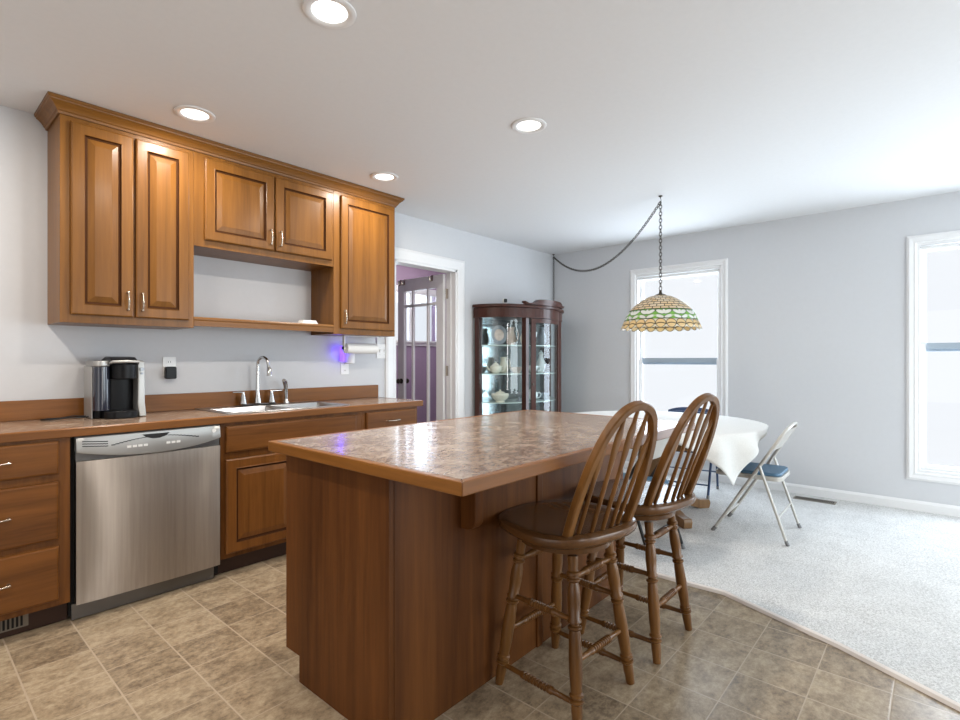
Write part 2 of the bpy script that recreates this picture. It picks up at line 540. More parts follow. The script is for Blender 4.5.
# glazed door, swung open into the purple room, leaf along +y at x=3.745
dx0, dx1 = 3.712, 3.748
dy0, dy1 = YW+T+.012, YW+T+.012+.705
dz0, dz1 = .012, 2.10
door = bpy.data.objects.new('door_1', None); COL.objects.link(door); door.location = (dx1, dy0, 0); struct(door)
fr = MB()
st = .10
cols = [dy0+st, dy0+st+.135, dy1-st-.135, dy1-st]      # glass column edges
zt = dz1-.13; zm = dz1-.29; zb = .28
fr.box(dx0, dy0, dz0, dx1, dy0+st, dz1); fr.box(dx0, dy1-st, dz0, dx1, dy1, dz1)
fr.box(dx0, dy0+st, zt, dx1, dy1-st, dz1); fr.box(dx0, dy0+st, dz0, dx1, dy1-st, zb)
fr.box(dx0+.004, dy0+st, zm-.014, dx1-.004, dy1-st, zm+.014)
for yv in (cols[1], cols[2]): fr.box(dx0+.004, yv-.013, zb, dx1-.004, yv+.013, zt)
fr.build('door_frame', M['white'], door, bevel=.002)
MB().box((dx0+dx1)/2-.003, dy0+st, zb, (dx0+dx1)/2+.003, dy1-st, zt).build('glass_panes', M['glass'], door)
for zz in (.25, 1.12, 1.90):
    hg = MB(); hg.box(DX1-.0195, dy0-.05, zz-.05, DX1-.0155, dy0-.004, zz+.05)
    hg.tube([(dx1+.004, dy0-.006, zz-.052), (dx1+.004, dy0-.006, zz+.052)], .007)
    hg.build('hinge', M['nickel'], door)
kn = MB()
for sgn, x in ((-1, dx0), (1, dx1)):
    kn.tube([(x, dy1-.06, 1.0), (x+sgn*.006, dy1-.06, 1.0)], .028, 16)
    kn.tube([(x, dy1-.06, 1.0), (x+sgn*.025, dy1-.06, 1.0), (x+sgn*.03, dy1-.06, 1.0), (x+sgn*.045, dy1-.06, 1.0), (x+sgn*.058, dy1-.06, 1.0), (x+sgn*.062, dy1-.06, 1.0)], [.011, .011, .022, .028, .022, .008], 14)
kn.build('door_knob', M['bronze'], door, smooth=True)
for i, yv in enumerate((dy0+.16, dy1-.11, dy1-.05)):
    hk = MB()
    x = dx0
    hk.box(x-.003, yv-.012, dz1-.055, x-.0005, yv+.012, dz1+.003)
    hk.box(x-.003, yv-.012, dz1+.0005, dx1+.003, yv+.012, dz1+.003)
    hk.tube([(x-.002, yv, dz1-.045), (x-.02, yv, dz1-.06), (x-.035, yv, dz1-.05), (x-.035, yv, dz1-.03)], .006, 8)
    hk.tube([(x-.036, yv, dz1-.032), (x-.036, yv, dz1-.018)], .010, 10)
    tag(hk.build('door_hook', M['nickel'], smooth=True), ['metal over-door hook near the hinged side of the white glazed door', 'metal over-door hook near the free edge of the glazed door, inner of two', 'metal over-door hook at the free edge corner of the white glazed door'][i], 'hook')

# ------------------------------------------------------------------ windows
def window(name, y0, y1, rail_z, open_lo):
    w = bpy.data.objects.new(name, None); COL.objects.link(w); w.location = (XF, (y0+y1)/2, WZ[0]); struct(w)
    z0, z1 = WZ
    cs = MB()
    wd = .066
    prof = [(0, .006), (.01, .014), (.022, .012), (wd-.018, .018), (wd, .010), (wd, 0), (0, 0)]
    vs = []; fs = []; n = len(prof)
    for off, th in prof:
        for (y, z) in ((y0-off, z0-off), (y0-off, z1+off), (y1+off, z1+off), (y1+off, z0-off)): vs.append((XF-th, y, z))
    for i in range(n):
        j = (i+1) % n
        for k in range(4): fs.append((i*4+k, j*4+k, j*4+(k+1) % 4, i*4+(k+1) % 4))
    cs.add(vs, fs); cs.build('casing', M['white'], w)
    f = MB()
    for (a, b, c, d) in ((y0, z0, y0+.018, z1), (y1-.018, z0, y1, z1), (y0+.018, z0, y1-.018, z0+.02), (y0+.018, z1-.02, y1-.018, z1)):
        f.box(XF-.001, a, b, XF+T-.002, c, d)
    f.build('window_frame', M['white'], w)
    a, b = y0+.02, y1-.02
    def sash(nm, x, s0, s1):
        s = MB(); q = .035
        s.box(x, a, s0, x+.03, a+q, s1); s.box(x, b-q, s0, x+.03, b, s1)
        s.box(x, a+q, s0, x+.03, b-q, s0+.04); s.box(x, a+q, s1-.035, x+.03, b-q, s1)
        o = s.build(nm, M['white'], w, bevel=.003)
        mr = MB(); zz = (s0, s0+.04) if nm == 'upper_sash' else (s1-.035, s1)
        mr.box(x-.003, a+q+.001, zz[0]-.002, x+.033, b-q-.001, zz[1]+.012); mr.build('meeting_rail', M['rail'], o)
        MB().box(x+.013, a+q, s0+.04, x+.017, b-q, s1-.035).build('window_pane', M['glass'], o)
    sash('upper_sash', XF+.075, rail_z-.02, z1-.021)
    sash('lower_sash', XF+.042, z0+.021+open_lo, rail_z+.035+0)
    # rolled-up shade under the head
    s = MB()
    s.tube([(XF+.02, a+.004, z1-.042), (XF+.02, b-.004, z1-.042)], .018, 14)
    s.build('rolled_shade', M['whitepl'], w, smooth=True)
    h = MB(); h.tube([(XF+.05, (y0+y1)/2-.02, rail_z+.036), (XF+.05, (y0+y1)/2+.02, rail_z+.036)], .010, 10)
    h.build('sash_lock', M['silver'], w)
    return w
window('window_1', W1[0], W1[1], 1.205, 0)
window('window_2', W2[0], W2[1], 1.32, .0)

# utility room window with blind
uw = bpy.data.objects.new('window_3', None); COL.objects.link(uw); uw.location = (4.91, PY, 1.49); struct(uw)
c = MB()
for (a, b, e, g) in ((4.36, 1.43, 4.43, 2.26), (5.39, 1.43, 5.46, 2.26), (4.43, 2.19, 5.39, 2.26), (4.43, 1.43, 5.39, 1.50)):
    c.box(a, PY-.02, b, e, PY+.02, g)
c.box(4.34, PY-.05, 1.475, 5.48, PY-.002, 1.50)
c.box(4.88, PY+.03, 1.5, 4.93, PY+.06, 2.19)
c.build('window_frame', M['white'], uw)
MB().box(4.42, PY+.05, 1.49, 5.40, PY+.055, 2.2).build('window_pane', M['glass'], uw)
bl = MB()
for i in range(9): bl.box(4.44, PY-.02+.026, 2.165-i*.017, 5.38, PY+.03, 2.168-i*.017)
bl.box(4.44, PY+.004, 2.17, 5.38, PY+.03, 2.19)
bl.build('window_blind', M['whitepl'], uw)

# ------------------------------------------------------------------ cabinetry helpers
FY = 3.31           # face of the upper cabinets
BY = 3.045          # face of the base cabinets
def raised_door(x0, x1, z0, z1, yf, parent, mat, frame=.062, t=.019, name='door', raised=True):
    d = MB()
    def L(i, y): return [(x0+i, y, z0+i), (x1-i, y, z0+i), (x1-i, y, z1-i), (x0+i, y, z1-i)]
    y = yf - .0008
    if raised:
        loops = [L(0, y), L(0, y-t+.006), L(.002, y-t+.003), L(.007, y-t), L(frame-.010, y-t), L(frame-.006, y-t-.0015), L(frame-.001, y-t+.0065),
                 L(frame+.007, y-t+.0085), L(frame+.010, y-t+.0075), L(frame+.034, y-t+.001), L(frame+.037, y-t+.000)]
        mis = [0, 0, 0, 0, 0, 1, 1, 0, 0, 0]
    else:
        loops = [L(0, y), L(0, y-t+.008), L(.003, y-t+.003), L(.010, y-t)]
        mis = [0, 0, 0]
    d.rects(loops, mis)
    o = d.build(name, [mat, M['glaze']], parent)
    return o
def pull(x, z, yf, parent, vert=True, L=.092, name='handle'):
    y = yf-.0205
    m = MB()
    def P(a, d): return (x, y-d, z+a) if vert else (x+a, y-d, z)
    for s in (-1, 1):
        m.tube([P(s*L/2, 0), P(s*L/2, .004), P(s*L/2, .016)], [.0075, .005, .005], 10)
    pts = []; rs = []
    for i in range(21):
        a = -L/2 - .006 + (L+.012)*i/20
        q = abs(a)/(L/2)
        pts.append(P(a, .016+.010*max(0, 1-q*q)))
        r = .0042
        if i in (10,): r = .0068
        if i in (9, 11): r = .0055
        if i in (0, 20): r = .003
        if i in (1, 19): r = .0062
        rs.append(r)
    m.tube(pts, rs, 10)
    return m.build(name, M['nickel'], parent, smooth=True)

def frame_front(parent, x0, x1, z0, z1, y, holes, mat, t=.012):
    # face frame: the rectangle minus the holes' columns, as joined boards
    m = MB()
    m.box(x0, y, z0, x1, y+t, z1)
    return m.build('face_frame', mat, parent, bevel=.0015)

# ------------------------------------------------------------------ upper cabinets
UZ0, UZ1 = 1.42, 2.476
def upper(name, label, x0, x1, z0, doors, handle_sides):
    t = thing(name, label, 'cabinet', ((x0+x1)/2, YW-.004, z0))
    MB().box(x0, FY+.0125, z0, x1, YW-.004, UZ1).build('carcass', M['maple_v'], t, bevel=.0015)
    frame_front(t, x0, x1, z0, UZ1, FY, None, M['maple_v'])
    for (a, b), hs in zip(doors, handle_sides):
        zb = z0+.042 if z0 > 1.6 else z0+.042
        d = raised_door(a, b, zb, UZ1-.035, FY, t, M['maple_v'])
        hx = b-.028 if hs == 'r' else a+.028
        pull(hx, zb+.085, FY, d, True)
    return t
upper('upper_cabinet', 'tall honey wood wall cabinet with two narrow doors above the coffee maker', .574, 1.2005, UZ0, [(.616, .888), (.900, 1.170)], 'rl')
upper('upper_cabinet', 'short honey wood wall cabinet with two square doors above the sink', 1.2015, 2.1485, 1.908, [(1.257, 1.690), (1.702, 2.129)], 'rl')
upper('upper_cabinet', 'single-door honey wood wall cabinet beside the doorway, above the paper towel roll', 2.1495, 2.718, UZ0, [(2.204, 2.700)], 'l')
# open shelf between
t = thing('open_shelf', 'open wooden shelf above the sink between two wall cabinets', 'shelf', (1.675, YW-.004, 1.43))
MB().box(1.2015, FY+.02, 1.452, 2.1485, YW-.004, 1.472).build('shelf_board', M['maple_h'], t, bevel=.002)
lip = MB(); lip.prism([(FY, 1.432), (FY+.019, 1.432), (FY+.019, 1.478), (FY+.014, 1.486), (FY+.004, 1.486), (FY-.002, 1.478), (FY-.002, 1.470), (FY, 1.464)], 'x', 1.2015, 2.1485)
lip.build('shelf_rail', M['maple_h'], t)
# crown moulding around the top of the run
cr = MB()
prof = [(0, 2.440), (.008, 2.440), (.012, 2.455), (.018, 2.460), (.022, 2.470), (.030, 2.484), (.042, 2.498), (.052, 2.506), (.054, 2.514), (.060, 2.518), (.062, 2.534), (0, 2.534)]
x0, x1 = .574, 2.718
vs = []; fs = []; n = len(prof)
for o_, z in prof:
    o_ = o_*.90+.0006; z = 2.466+(z-2.44)*.766
    vs += [(x0-o_, YW-.005, z), (x0-o_, FY-o_, z), (x1+o_, FY-o_, z), (x1+o_, YW-.005, z)]
for i in range(n):
    j = (i+1) % n
    for k in range(3): fs.append((i*4+k, i*4+k+1, j*4+k+1, j*4+k))
fs.append(tuple(i*4 for i in range(n))); fs.append(tuple(i*4+3 for i in range(n))[::-1])
cr.add(vs, fs)
tag(cr.build('crown_moulding', M['maple_h']), 'stepped wooden crown moulding along the top of the wall cabinets', 'moulding')

# ------------------------------------------------------------------ base cabinets
def base_shell(name, label, x0, x1, hollow=False):
    t = thing(name, label, 'cabinet', ((x0+x1)/2, BY+.29, 0))
    c_ = MB()
    if hollow:
        c_.box(x0, BY+.0125, .10, x1, YW-.004, .70); c_.box(x0, BY+.0125, .70, x0+.018, YW-.004, .8745); c_.box(x1-.018, BY+.0125, .70, x1, YW-.004, .8745)
    else:
        c_.box(x0, BY+.0125, .10, x1, YW-.004, .8745)
    c_.build('carcass', M['base_v'], t)
    MB().box(x0, BY, .10, x1, BY+.012, .8745).build('face_frame', M['base_v'], t, bevel=.0015)
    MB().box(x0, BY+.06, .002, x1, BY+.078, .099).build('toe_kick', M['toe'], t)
    return t
def drawer(t, x0, x1, z0, z1, handle=True, nm='drawer'):
    d = raised_door(x0, x1, z0, z1, BY, t, M['base_h'], raised=False, name=nm)
    if handle: pull((x0+x1)/2, (z0+z1)/2, BY, d, False, .10)
    return d
t = base_shell('base_cabinet', 'brown wooden drawer cabinet with three drawers left of the dishwasher', .03, .566)
for z0, z1 in ((.708, .858), (.408, .674), (.130, .378)): drawer(t, .075, .522, z0, z1)
g = MB(); g.box(.22, BY+.055, .028, .425, BY+.0595, .092)
gv = g.build('toe_vent', M['tan'], t)
s = MB()
for i in range(12): s.box(.232+i*.015, BY+.052, .036, .240+i*.015, BY+.0548, .084)
s.build('vent_slot', M['darkgap'], gv)
t = base_shell('base_cabinet', 'brown wooden cabinet at the far left end of the counter, out of view', -.62, .028)
for a, b in ((-.58, -.31), (-.30, -.015)):
    raised_door(a, b, .13, .66, BY, t, M['base_v']); drawer(t, a, b, .70, .856)
t = base_shell('base_cabinet', 'brown wooden sink cabinet with false drawer front right of the dishwasher', 1.243, 2.198, True)
drawer(t, 1.271, 2.150, .703, .852, False, 'false_drawer_front')
d = raised_door(1.269, 1.712, .128, .664, BY, t, M['base_v']); pull(1.712-.03, .57, BY, d)
d = raised_door(1.722, 2.150, .128, .664, BY, t, M['base_v']); pull(1.722+.03, .57, BY, d)
t = base_shell('base_cabinet', 'brown wooden cabinet with one drawer at the doorway end of the counter', 2.200, 2.722)
drawer(t, 2.234, 2.700, .715, .858)
d = raised_door(2.234, 2.700, .128, .680, BY, t, M['base_v']); pull(2.234+.03, .59, BY, d)

# countertop with sink cut-out
SX0, SX1, SY0, SY1 = 1.33, 2.13, 3.125, 3.525
CX0, CX1, CY0, CY1 = -.62, 2.765, 3.022, YW-.004
t = thing('countertop', 'long mottled brown laminate countertop with wood edge along the cabinet wall', 'countertop', ((CX0+CX1)/2, (CY0+CY1)/2, .876))
c = MB()
c.box(CX0, CY0+.016, .876, SX0, CY1, .9135); c.box(SX1, CY0+.016, .876, CX1-.016, CY1, .9135)
c.box(SX0, CY0+.016, .876, SX1, SY0, .9135); c.box(SX0, SY1, .876, SX1, CY1, .9135)
c.build('laminate_top', M['lam'], t)
e = MB()
e.prism([(CY0+.003, .872), (CY0+.0155, .872), (CY0+.0155, .9143), (CY0+.006, .9143), (CY0, .909), (CY0, .875)], 'x', CX0, CX1)
e.box(CX1-.0155, CY0+.0156, .872, CX1, CY1, .9143)
e.build('wood_edge', M['edge_h'], t)
MB().box(CX0, YW-.024, .914, 2.775, YW-.004, 1.018).build('backsplash', M['edge_h'], t, bevel=.002)

# sink
t = thing('kitchen_sink', 'double-bowl stainless steel sink set into the counter under the shelf', 'sink', (1.73, 3.325, .72))
s = MB()
X0, X1, Y0, Y1 = SX0-.02, SX1+.02, SY0-.02, SY1+.07
def bowl(mb, a, b, c_, d, zt, dep):
    def L(i, z): return [(a+i, c_+i, z), (b-i, c_+i, z), (b-i, d-i, z), (a+i, d-i, z)]
    mb.rects([L(-.004, zt+.001), L(0, zt-.004), L(.008, zt-dep*.7), L(.03, zt-dep*.97), L(.07, zt-dep)], None, False, True)
zt = .9175
mid = 1.73
by0, by1 = SY0+.012, SY1-.065
b1 = (X0+.045, mid-.018); b2 = (mid+.018, X1-.045)
s.box(X0, Y0, .9145, X1, by0-.004, zt+.001); s.box(X0, by1+.004, .9145, X1, Y1, zt+.001)
s.box(X0, by0-.004, .9145, b1[0]-.004, by1+.004, zt+.001); s.box(b2[1]+.004, by0-.004, .9145, X1, by1+.004, zt+.001)
s.box(b1[1]+.004, by0-.004, .9145, b2[0]-.004, by1+.004, zt+.001)
s.build('sink_rim', M['sinksteel'], t, bevel=.002)
for q in (b1, b2):
    s = MB(); bowl(s, q[0], q[1], by0, by1, zt, .17)
    o = s.build('sink_bowl', M['sinksteel'], t, smooth=True)
    MB().lathe([(.0, .001), (.03, .001), (.036, .004), (.04, .002)], ((q[0]+q[1])/2, (by0+by1)/2, zt-.17), 20).build('drain', M['chrome'], o, smooth=True)
# faucet on the sink deck
fy = Y1-.045; fz = zt+.0015
t = thing('kitchen_faucet', 'chrome gooseneck faucet with two lever handles behind the sink', 'faucet', (1.70, fy, fz))
f = MB(); f.tube([(1.58, fy, fz+.007), (1.82, fy, fz+.007)], .007, 12, flat=(4, 1)); f.build('deck_plate', M['chrome'], t, smooth=True)
f = MB()
pts = [(1.70, fy, fz+.014), (1.70, fy, fz+.06), (1.70, fy, fz+.11), (1.70, fy, fz+.275)]; rs = [.025, .018, .012, .0105]
for i in range(1, 13):
    a = pi*i/12*1.02
    pts.append((1.70+.045*(1-cos(a))*.35, fy-.045*(1-cos(a)), fz+.275+.055*sin(a))); rs.append(.010)
e = pts[-1]
pts += [(e[0]+.002, e[1]-.004, e[2]-.015), (e[0]+.003, e[1]-.006, e[2]-.02), (e[0]+.004, e[1]-.01, e[2]-.07)]; rs += [.0115, .015, .018]
f.tube(pts, rs, 14); f.build('spout', M['chrome'], t, smooth=True)
for x, sg in ((1.60, -1), (1.80, 1)):
    f = MB()
    f.lathe([(.024, .014), (.021, .03), (.013, .07), (.010, .085), (.010, .092), (0, .093)], (x, fy, fz), 16)
    f.tube([(x-sg*.006, fy, fz+.090), (x+sg*.03, fy-.004, fz+.094), (x+sg*.075, fy-.01, fz+.094)], [.007, .006, .0045], 10)
    f.build('handle', M['chrome'], t, smooth=True)
t = thing('side_sprayer', 'small chrome side sprayer standing right of the gooseneck faucet', 'sprayer', (1.91, fy, fz))
f = MB(); f.lathe([(.026, .0), (.024, .008), (.015, .02), (.014, .03)], (1.91, fy, fz), 16); f.build('base', M['chrome'], t, smooth=True)
f = MB(); f.tube([(1.91, fy, fz+.03), (1.91, fy, fz+.08), (1.905, fy-.004, fz+.125), (1.89, fy-.02, fz+.155), (1.872, fy-.04, fz+.165)], [.010, .013, .015, .018, .013], 12)
f.build('spray_head', M['chrome'], t, smooth=True)

# ------------------------------------------------------------------ dishwasher
dx, ex = .586, 1.236
t = thing('dishwasher', 'stainless steel dishwasher under the counter between drawers and sink cabinet', 'dishwasher', ((dx+ex)/2, 3.3, 0))
MB().box(.5665, 3.075, .02, 1.2425, YW-.01, .8685).build('tub_body', M['darkgap'], t)
# bowed door
nx, nz = 24, 20
dr = MB(); vs = []; fs = []
def dwy(u, v):   # u across, v up: gently bowed door skin
    return 3.030 - (.009+.012*sin(pi*v))*(1-(2*u-1)**4)
Z0, Z1 = .082, .752
for j in range(nz+1):
    for i in range(nx+1):
        u, v = i/nx, j/nz
        vs.append((dx+(ex-dx)*u, dwy(u, v), Z0+(Z1-Z0)*v))
for j in range(nz):
    for i in range(nx):
        a = j*(nx+1)+i; fs.append((a, a+1, a+nx+2, a+nx+1))
k = len(vs)
vs += [(dx, 3.072, Z0), (ex, 3.072, Z0), (ex, 3.072, Z1), (dx, 3.072, Z1)]
bot = [i for i in range(nx+1)]; top = [nz*(nx+1)+i for i in range(nx+1)]
lef = [j*(nx+1) for j in range(nz+1)]; rig = [j*(nx+1)+nx for j in range(nz+1)]
fs += [tuple(bot[::-1] + [k, k+1]), tuple(top + [k+2, k+3]), tuple(lef + [k+3, k]), tuple(rig[::-1] + [k+1, k+2]), (k, k+3, k+2, k+1)]
dr.add(vs, fs)
dr.build('door', M['steel'], t, smooth=True)
# recessed pull band
p = MB(); p.box(dx, 3.040, .753, ex, 3.072, .80)
p.build('pull_recess', M['steelgrey'], t)
# control panel with a smile-shaped lower edge
cp = MB(); vs = []; fs = []
n = 28
def low(u): return .756 + .040*(2*u-1)**2 * 1.0
for i in range(n+1):
    u = i/n; x = dx+(ex-dx)*u
    b = .012*(1-(2*u-1)**4)
    vs += [(x, 3.024-b, low(u)), (x, 3.022-b, low(u)+.006), (x, 3.034-b*.6, .862), (x, 3.040, .868), (x, 3.072, .868), (x, 3.072, low(u))]
for i in range(n):
    for j in range(6):
        a, b = i*6+j, i*6+(j+1) % 6
        fs.append((a, b, b+6, a+6))
fs += [tuple(range(6)), tuple(range(n*6, n*6+6))[::-1]]
cp.add(vs, fs)
panel = cp.build('control_panel', M['silver'], t, smooth=True)
def py(x, z):
    u = (x-dx)/(ex-dx); b = .012*(1-(2*u-1)**4)
    f = max(0, min(1, (z-(low(u)+.006))/(.862-low(u)-.006)))
    return (3.022-b)*(1-f) + (3.034-b*.6)*f
v = MB()
for i in range(3):
    for q in range(8):
        xa = dx+.022+q*.0125; zc = .845-i*.011-q*.0012
        v.box(xa, py(xa, zc)-.0015, zc-.0022, xa+.0128, py(xa, zc)+.004, zc+.0022)
v.build('vent_slot', M['blackm'], panel)
v = MB(); xc = (dx+ex)/2+.005
pts = [(xc-.062, .853), (xc-.045, .838), (xc-.015, .829), (xc+.015, .829), (xc+.045, .838), (xc+.062, .853)]
v.prism([(x, z) for x, z in pts], 'y', py(xc, .845)-.003, py(xc, .845)+.01)
v.build('door_latch', M['blackm'], panel)
for xs, cnt in ((dx+.20, 4), (dx+.375, 3)):
    for i in range(cnt):
        x = xs+i*.024
        b = MB(); b.box(x, py(x, .80)-.002, .795, x+.018, py(x, .80)+.004, .806)
        b.build('button', M['whitepl'], panel)
v = MB()
pr2 = None
for i in range(25):
    u = i/24; x = dx+.135+u*.40; z = .815+.026*sin(pi*u)
    if pr2: v.box(pr2[0], py(x, z)-.0012, min(z, pr2[1])-.0008, x, py(x, z)+.003, max(z, pr2[1])+.0008)
    pr2 = (x, z)
v.build('arc_line', M['blackm'], panel)
x = ex-.035; v = MB(); v.tube([(x, py(x, .838)+.002, .838), (x, py(x, .838)-.004, .838)], .011, 16); v.build('badge', M['whitepl'], panel, smooth=True)
MB().box(dx-.012, 3.062, .004, ex-.02, 3.074, .0795).build('kick_plate', M['steelgrey'], t, bevel=.002)

# ------------------------------------------------------------------ things on the counter
cm = (.850, 3.44, .9145)
t = thing('coffee_maker', 'black and silver single-serve coffee maker on the counter left of the outlet', 'coffee maker', cm)
x, y, z = cm
def rrect(x0, x1, y0, y1, r, n=5):
    out = []
    for cx, cy, a0 in ((x1-r, y1-r, 0), (x0+r, y1-r, pi/2), (x0+r, y0+r, pi), (x1-r, y0+r, 1.5*pi)):
        for i in range(n+1):
            a = a0+pi/2*i/n; out.append((cx+r*cos(a), cy+r*sin(a)))
    return out
# body column at the back, silver right cheek, brew head, tray, side tank
MB().prism(rrect(x-.05, x+.085, y+.0, y+.15, .02), 'z', z+.0005, z+.30).build('body', M['black'], t, bevel=.004)
sc_ = MB(); sc_.prism([(y-.11, z+.0005), (y+.15, z+.0005), (y+.15, z+.30), (y+.10, z+.325), (y-.07, z+.318), (y-.085, z+.20), (y-.08, z+.08)], 'x', x+.0855, x+.125)
sc_.build('side_panel', M['silver'], t, bevel=.008)
hd = MB(); hd.prism(rrect(x-.048, x+.084, y-.12, y+.09, .06), 'z', z+.215, z+.30)
hd.build('brew_head', M['black'], t, bevel=.006)
ld = MB(); vs = []
ld.prism([(y-.105, z+.302), (y+.14, z+.302), (y+.135, z+.325), (y+.06, z+.342), (y-.05, z+.338), (y-.10, z+.32)], 'x', x-.052, x+.084)
lid = ld.build('lid', M['black'], t, bevel=.008)
h_ = MB(); h_.tube([(x-.056, y-.09, z+.305), (x-.05, y-.118, z+.312), (x+.016, y-.128, z+.314), (x+.08, y-.118, z+.312), (x+.084, y-.09, z+.305)], .008, 10)
h_.build('handle', M['silver'], t, smooth=True)
tr_ = MB(); tr_.prism(rrect(x-.09, x+.08, y-.15, y-.003, .05), 'z', z+.0005, z+.04); tr_.build('drip_tray', M['black'], t, bevel=.004)
tk = MB(); tk.prism(rrect(x-.133, x-.052, y-.09, y+.14, .036), 'z', z+.045, z+.285); tk.build('water_tank', M['tank'], t, smooth=True)
tk = MB(); tk.prism(rrect(x-.135, x-.0525, y-.092, y+.142, .036), 'z', z+.287, z+.318); tk.build('tank_lid', M['silver'], t, bevel=.006)
tk = MB(); tk.prism(rrect(x-.133, x-.0525, y-.03, y+.142, .03), 'z', z+.0005, z+.044); tk.build('tank_base', M['black'], t, bevel=.003)
tk = MB(); tk.prism(rrect(x-.1375, x-.1335, y-.045, y+.135, .0015), 'z', z+.002, z+.286); tk.build('tank_housing', M['silver'], t)
for i, (zz, r) in enumerate(((.27, .011), (.245, .006))):
    b = MB(); b.tube([(x+.106, y-.079+(i*.001), z+zz), (x+.106, y-.092, z+zz)], r, 16); b.build('button', M['grey'], t, smooth=True)
t.scale = (.92, .92, .98)
cd = MB(); cd.tube([(x-.138, y+.08, z+.008), (x-.20, y+.10, z+.012), (x-.26, y+.075, z+.006), (x-.31, y+.10, z+.005), (x-.35, y+.06, z+.004), (x-.31, y+.035, z+.004), (x-.24, y+.06, z+.006), (x-.16, y+.03, z+.006), (x-.137, y+.02, z+.01)], .0035, 8)
cd.build('power_cord', M['blackm'], t, smooth=True)

def outlet(name, label, xc, zc, w=.075, h=.118, cat='outlet'):
    t = thing(name, label, cat, (xc, YW, zc))
    MB().prism(rrect(xc-w/2, xc+w/2, zc-h/2, zc+h/2, .006), 'y', YW-.006, YW-.0005).build('cover_plate', M['whitepl'], t, bevel=.0015)
    return t
t = outlet('wall_outlet', 'white wall outlet with a black adapter plugged in, right of the coffee maker', 1.168, 1.19)
for dz in (.027, -.027):
    m = MB(); m.prism(rrect(1.168-.017, 1.168+.017, 1.19+dz-.014, 1.19+dz+.014, .008), 'y', YW-.008, YW-.0062)
    o = m.build('socket', M['whitepl'], t)
    m = MB()
    for a in (-.006, .006): m.box(1.168+a-.0012, YW-.0086, 1.19+dz-.004, 1.168+a+.0012, YW-.0081, 1.19+dz+.006)
    m.build('slot', M['blackm'], o)
m = MB(); m.prism(rrect(1.168-.030, 1.168+.030, 1.155-.042, 1.155+.034, .01), 'y', YW-.045, YW-.009)
tag(m.build('power_adapter', M['black'], bevel=.004), 'small black cube adapter plugged into the outlet beside the coffee maker', 'adapter')

t = outlet('wall_outlet', 'white wall outlet under the paper towel roll, holding the glowing plug-in', 2.452, 1.172)
for dz in (.027, -.027):
    m = MB(); m.prism(rrect(2.452-.017, 2.452+.017, 1.172+dz-.014, 1.172+dz+.014, .008), 'y', YW-.008, YW-.0062); o = m.build('socket', M['whitepl'], t)
    m = MB()
    for a in (-.006, .006): m.box(2.452+a-.0012, YW-.0086, 1.172+dz-.004, 2.452+a+.0012, YW-.0081, 1.172+dz+.006)
    m.build('slot', M['blackm'], o)
t = thing('plug_in_freshener', 'white plug-in air freshener with a purple night light in the outlet by the paper towels', 'air freshener', (2.46, YW-.01, 1.20))
m = MB(); m.lathe([(.030, 0), (.038, .006), (.040, .03), (.040, .075), (.036, .082), (0, .083)], (2.470, YW-.05, 1.20), 20); m.build('body', M['whitepl'], t, smooth=True)
m = MB(); m.prism(rrect(2.398, 2.425, 1.215, 1.345, .012), 'y', YW-.055, YW-.010); m.build('night_light', M['purple_glow'], t, bevel=.004)
pl = bpy.data.lights.new('night_light_glow', 'POINT'); pl.energy = .22; pl.color = (.16, .10, 1.0); pl.shadow_soft_size = .02
po = bpy.data.objects.new('night_light_glow', pl); COL.objects.link(po); po.location = (-.085, -.045, .10); po.parent = t

t = outlet('light_switch', 'white double light switch on the wall left of the doorway', 2.828, 1.305, .118, .122, 'light switch')
for a in (-.023, .023):
    m = MB(); m.prism([(YW-.0062, 1.29), (YW-.0062, 1.32), (YW-.018, 1.322), (YW-.014, 1.31)], 'x', 2.828+a-.005, 2.828+a+.005); m.build('toggle', M['whitepl'], t)
    for dz in (-.03, .03):
        m = MB(); m.tube([(2.828+a, YW-.0062, 1.305+dz), (2.828+a, YW-.0072, 1.305+dz)], .003, 8); m.build('screw', M['silver'], t)

# paper towel holder and roll under the right cabinet
ry, rz = 3.46, 1.322
t = thing('paper_towel_holder', 'white under-cabinet paper towel holder with two arms by the doorway', 'paper towel holder', (2.49, ry, UZ0))
for xx in (2.338, 2.652):
    m = MB(); m.prism([(ry-.014, UZ0-.001), (ry+.014, UZ0-.001), (ry+.012, rz-.02), (ry-.012, rz-.02)], 'x', xx-.005, xx+.005); m.build('arm', M['whitepl'], t, bevel=.002)
m = MB(); m.box(2.333, ry-.02, UZ0-.006, 2.657, ry+.02, UZ0-.0008); m.build('mounting_bar', M['whitepl'], t)
m = MB(); m.tube([(2.330, ry, rz), (2.326, ry, rz)], .013, 14); m.build('heart_cap', M['blackm'], t, smooth=True)
m = MB(); m.tube([(2.344, ry, rz), (2.646, ry, rz)], .010, 12); m.build('rod', M['whitepl'], t, smooth=True)
m = MB(); m.tube([(2.352, ry, rz), (2.3521, ry, rz), (2.640, ry, rz), (2.6401, ry, rz)], [.038, .041, .041, .038], 28)
tag(m.build('paper_towel_roll', M['paper'], smooth=True), 'white paper towel roll hanging horizontally under the cabinet by the doorway', 'paper towel')
# napkins on the shelf
m = MB()
for i in range(7): m.box(1.93+.004*i, 3.37+.002*i, 1.4728+i*.006, 2.07-.003*i, 3.45, 1.4786+i*.006)
tag(m.build('napkin_stack', M['paper']), 'small stack of white paper napkins on the open shelf above the sink', 'napkins')

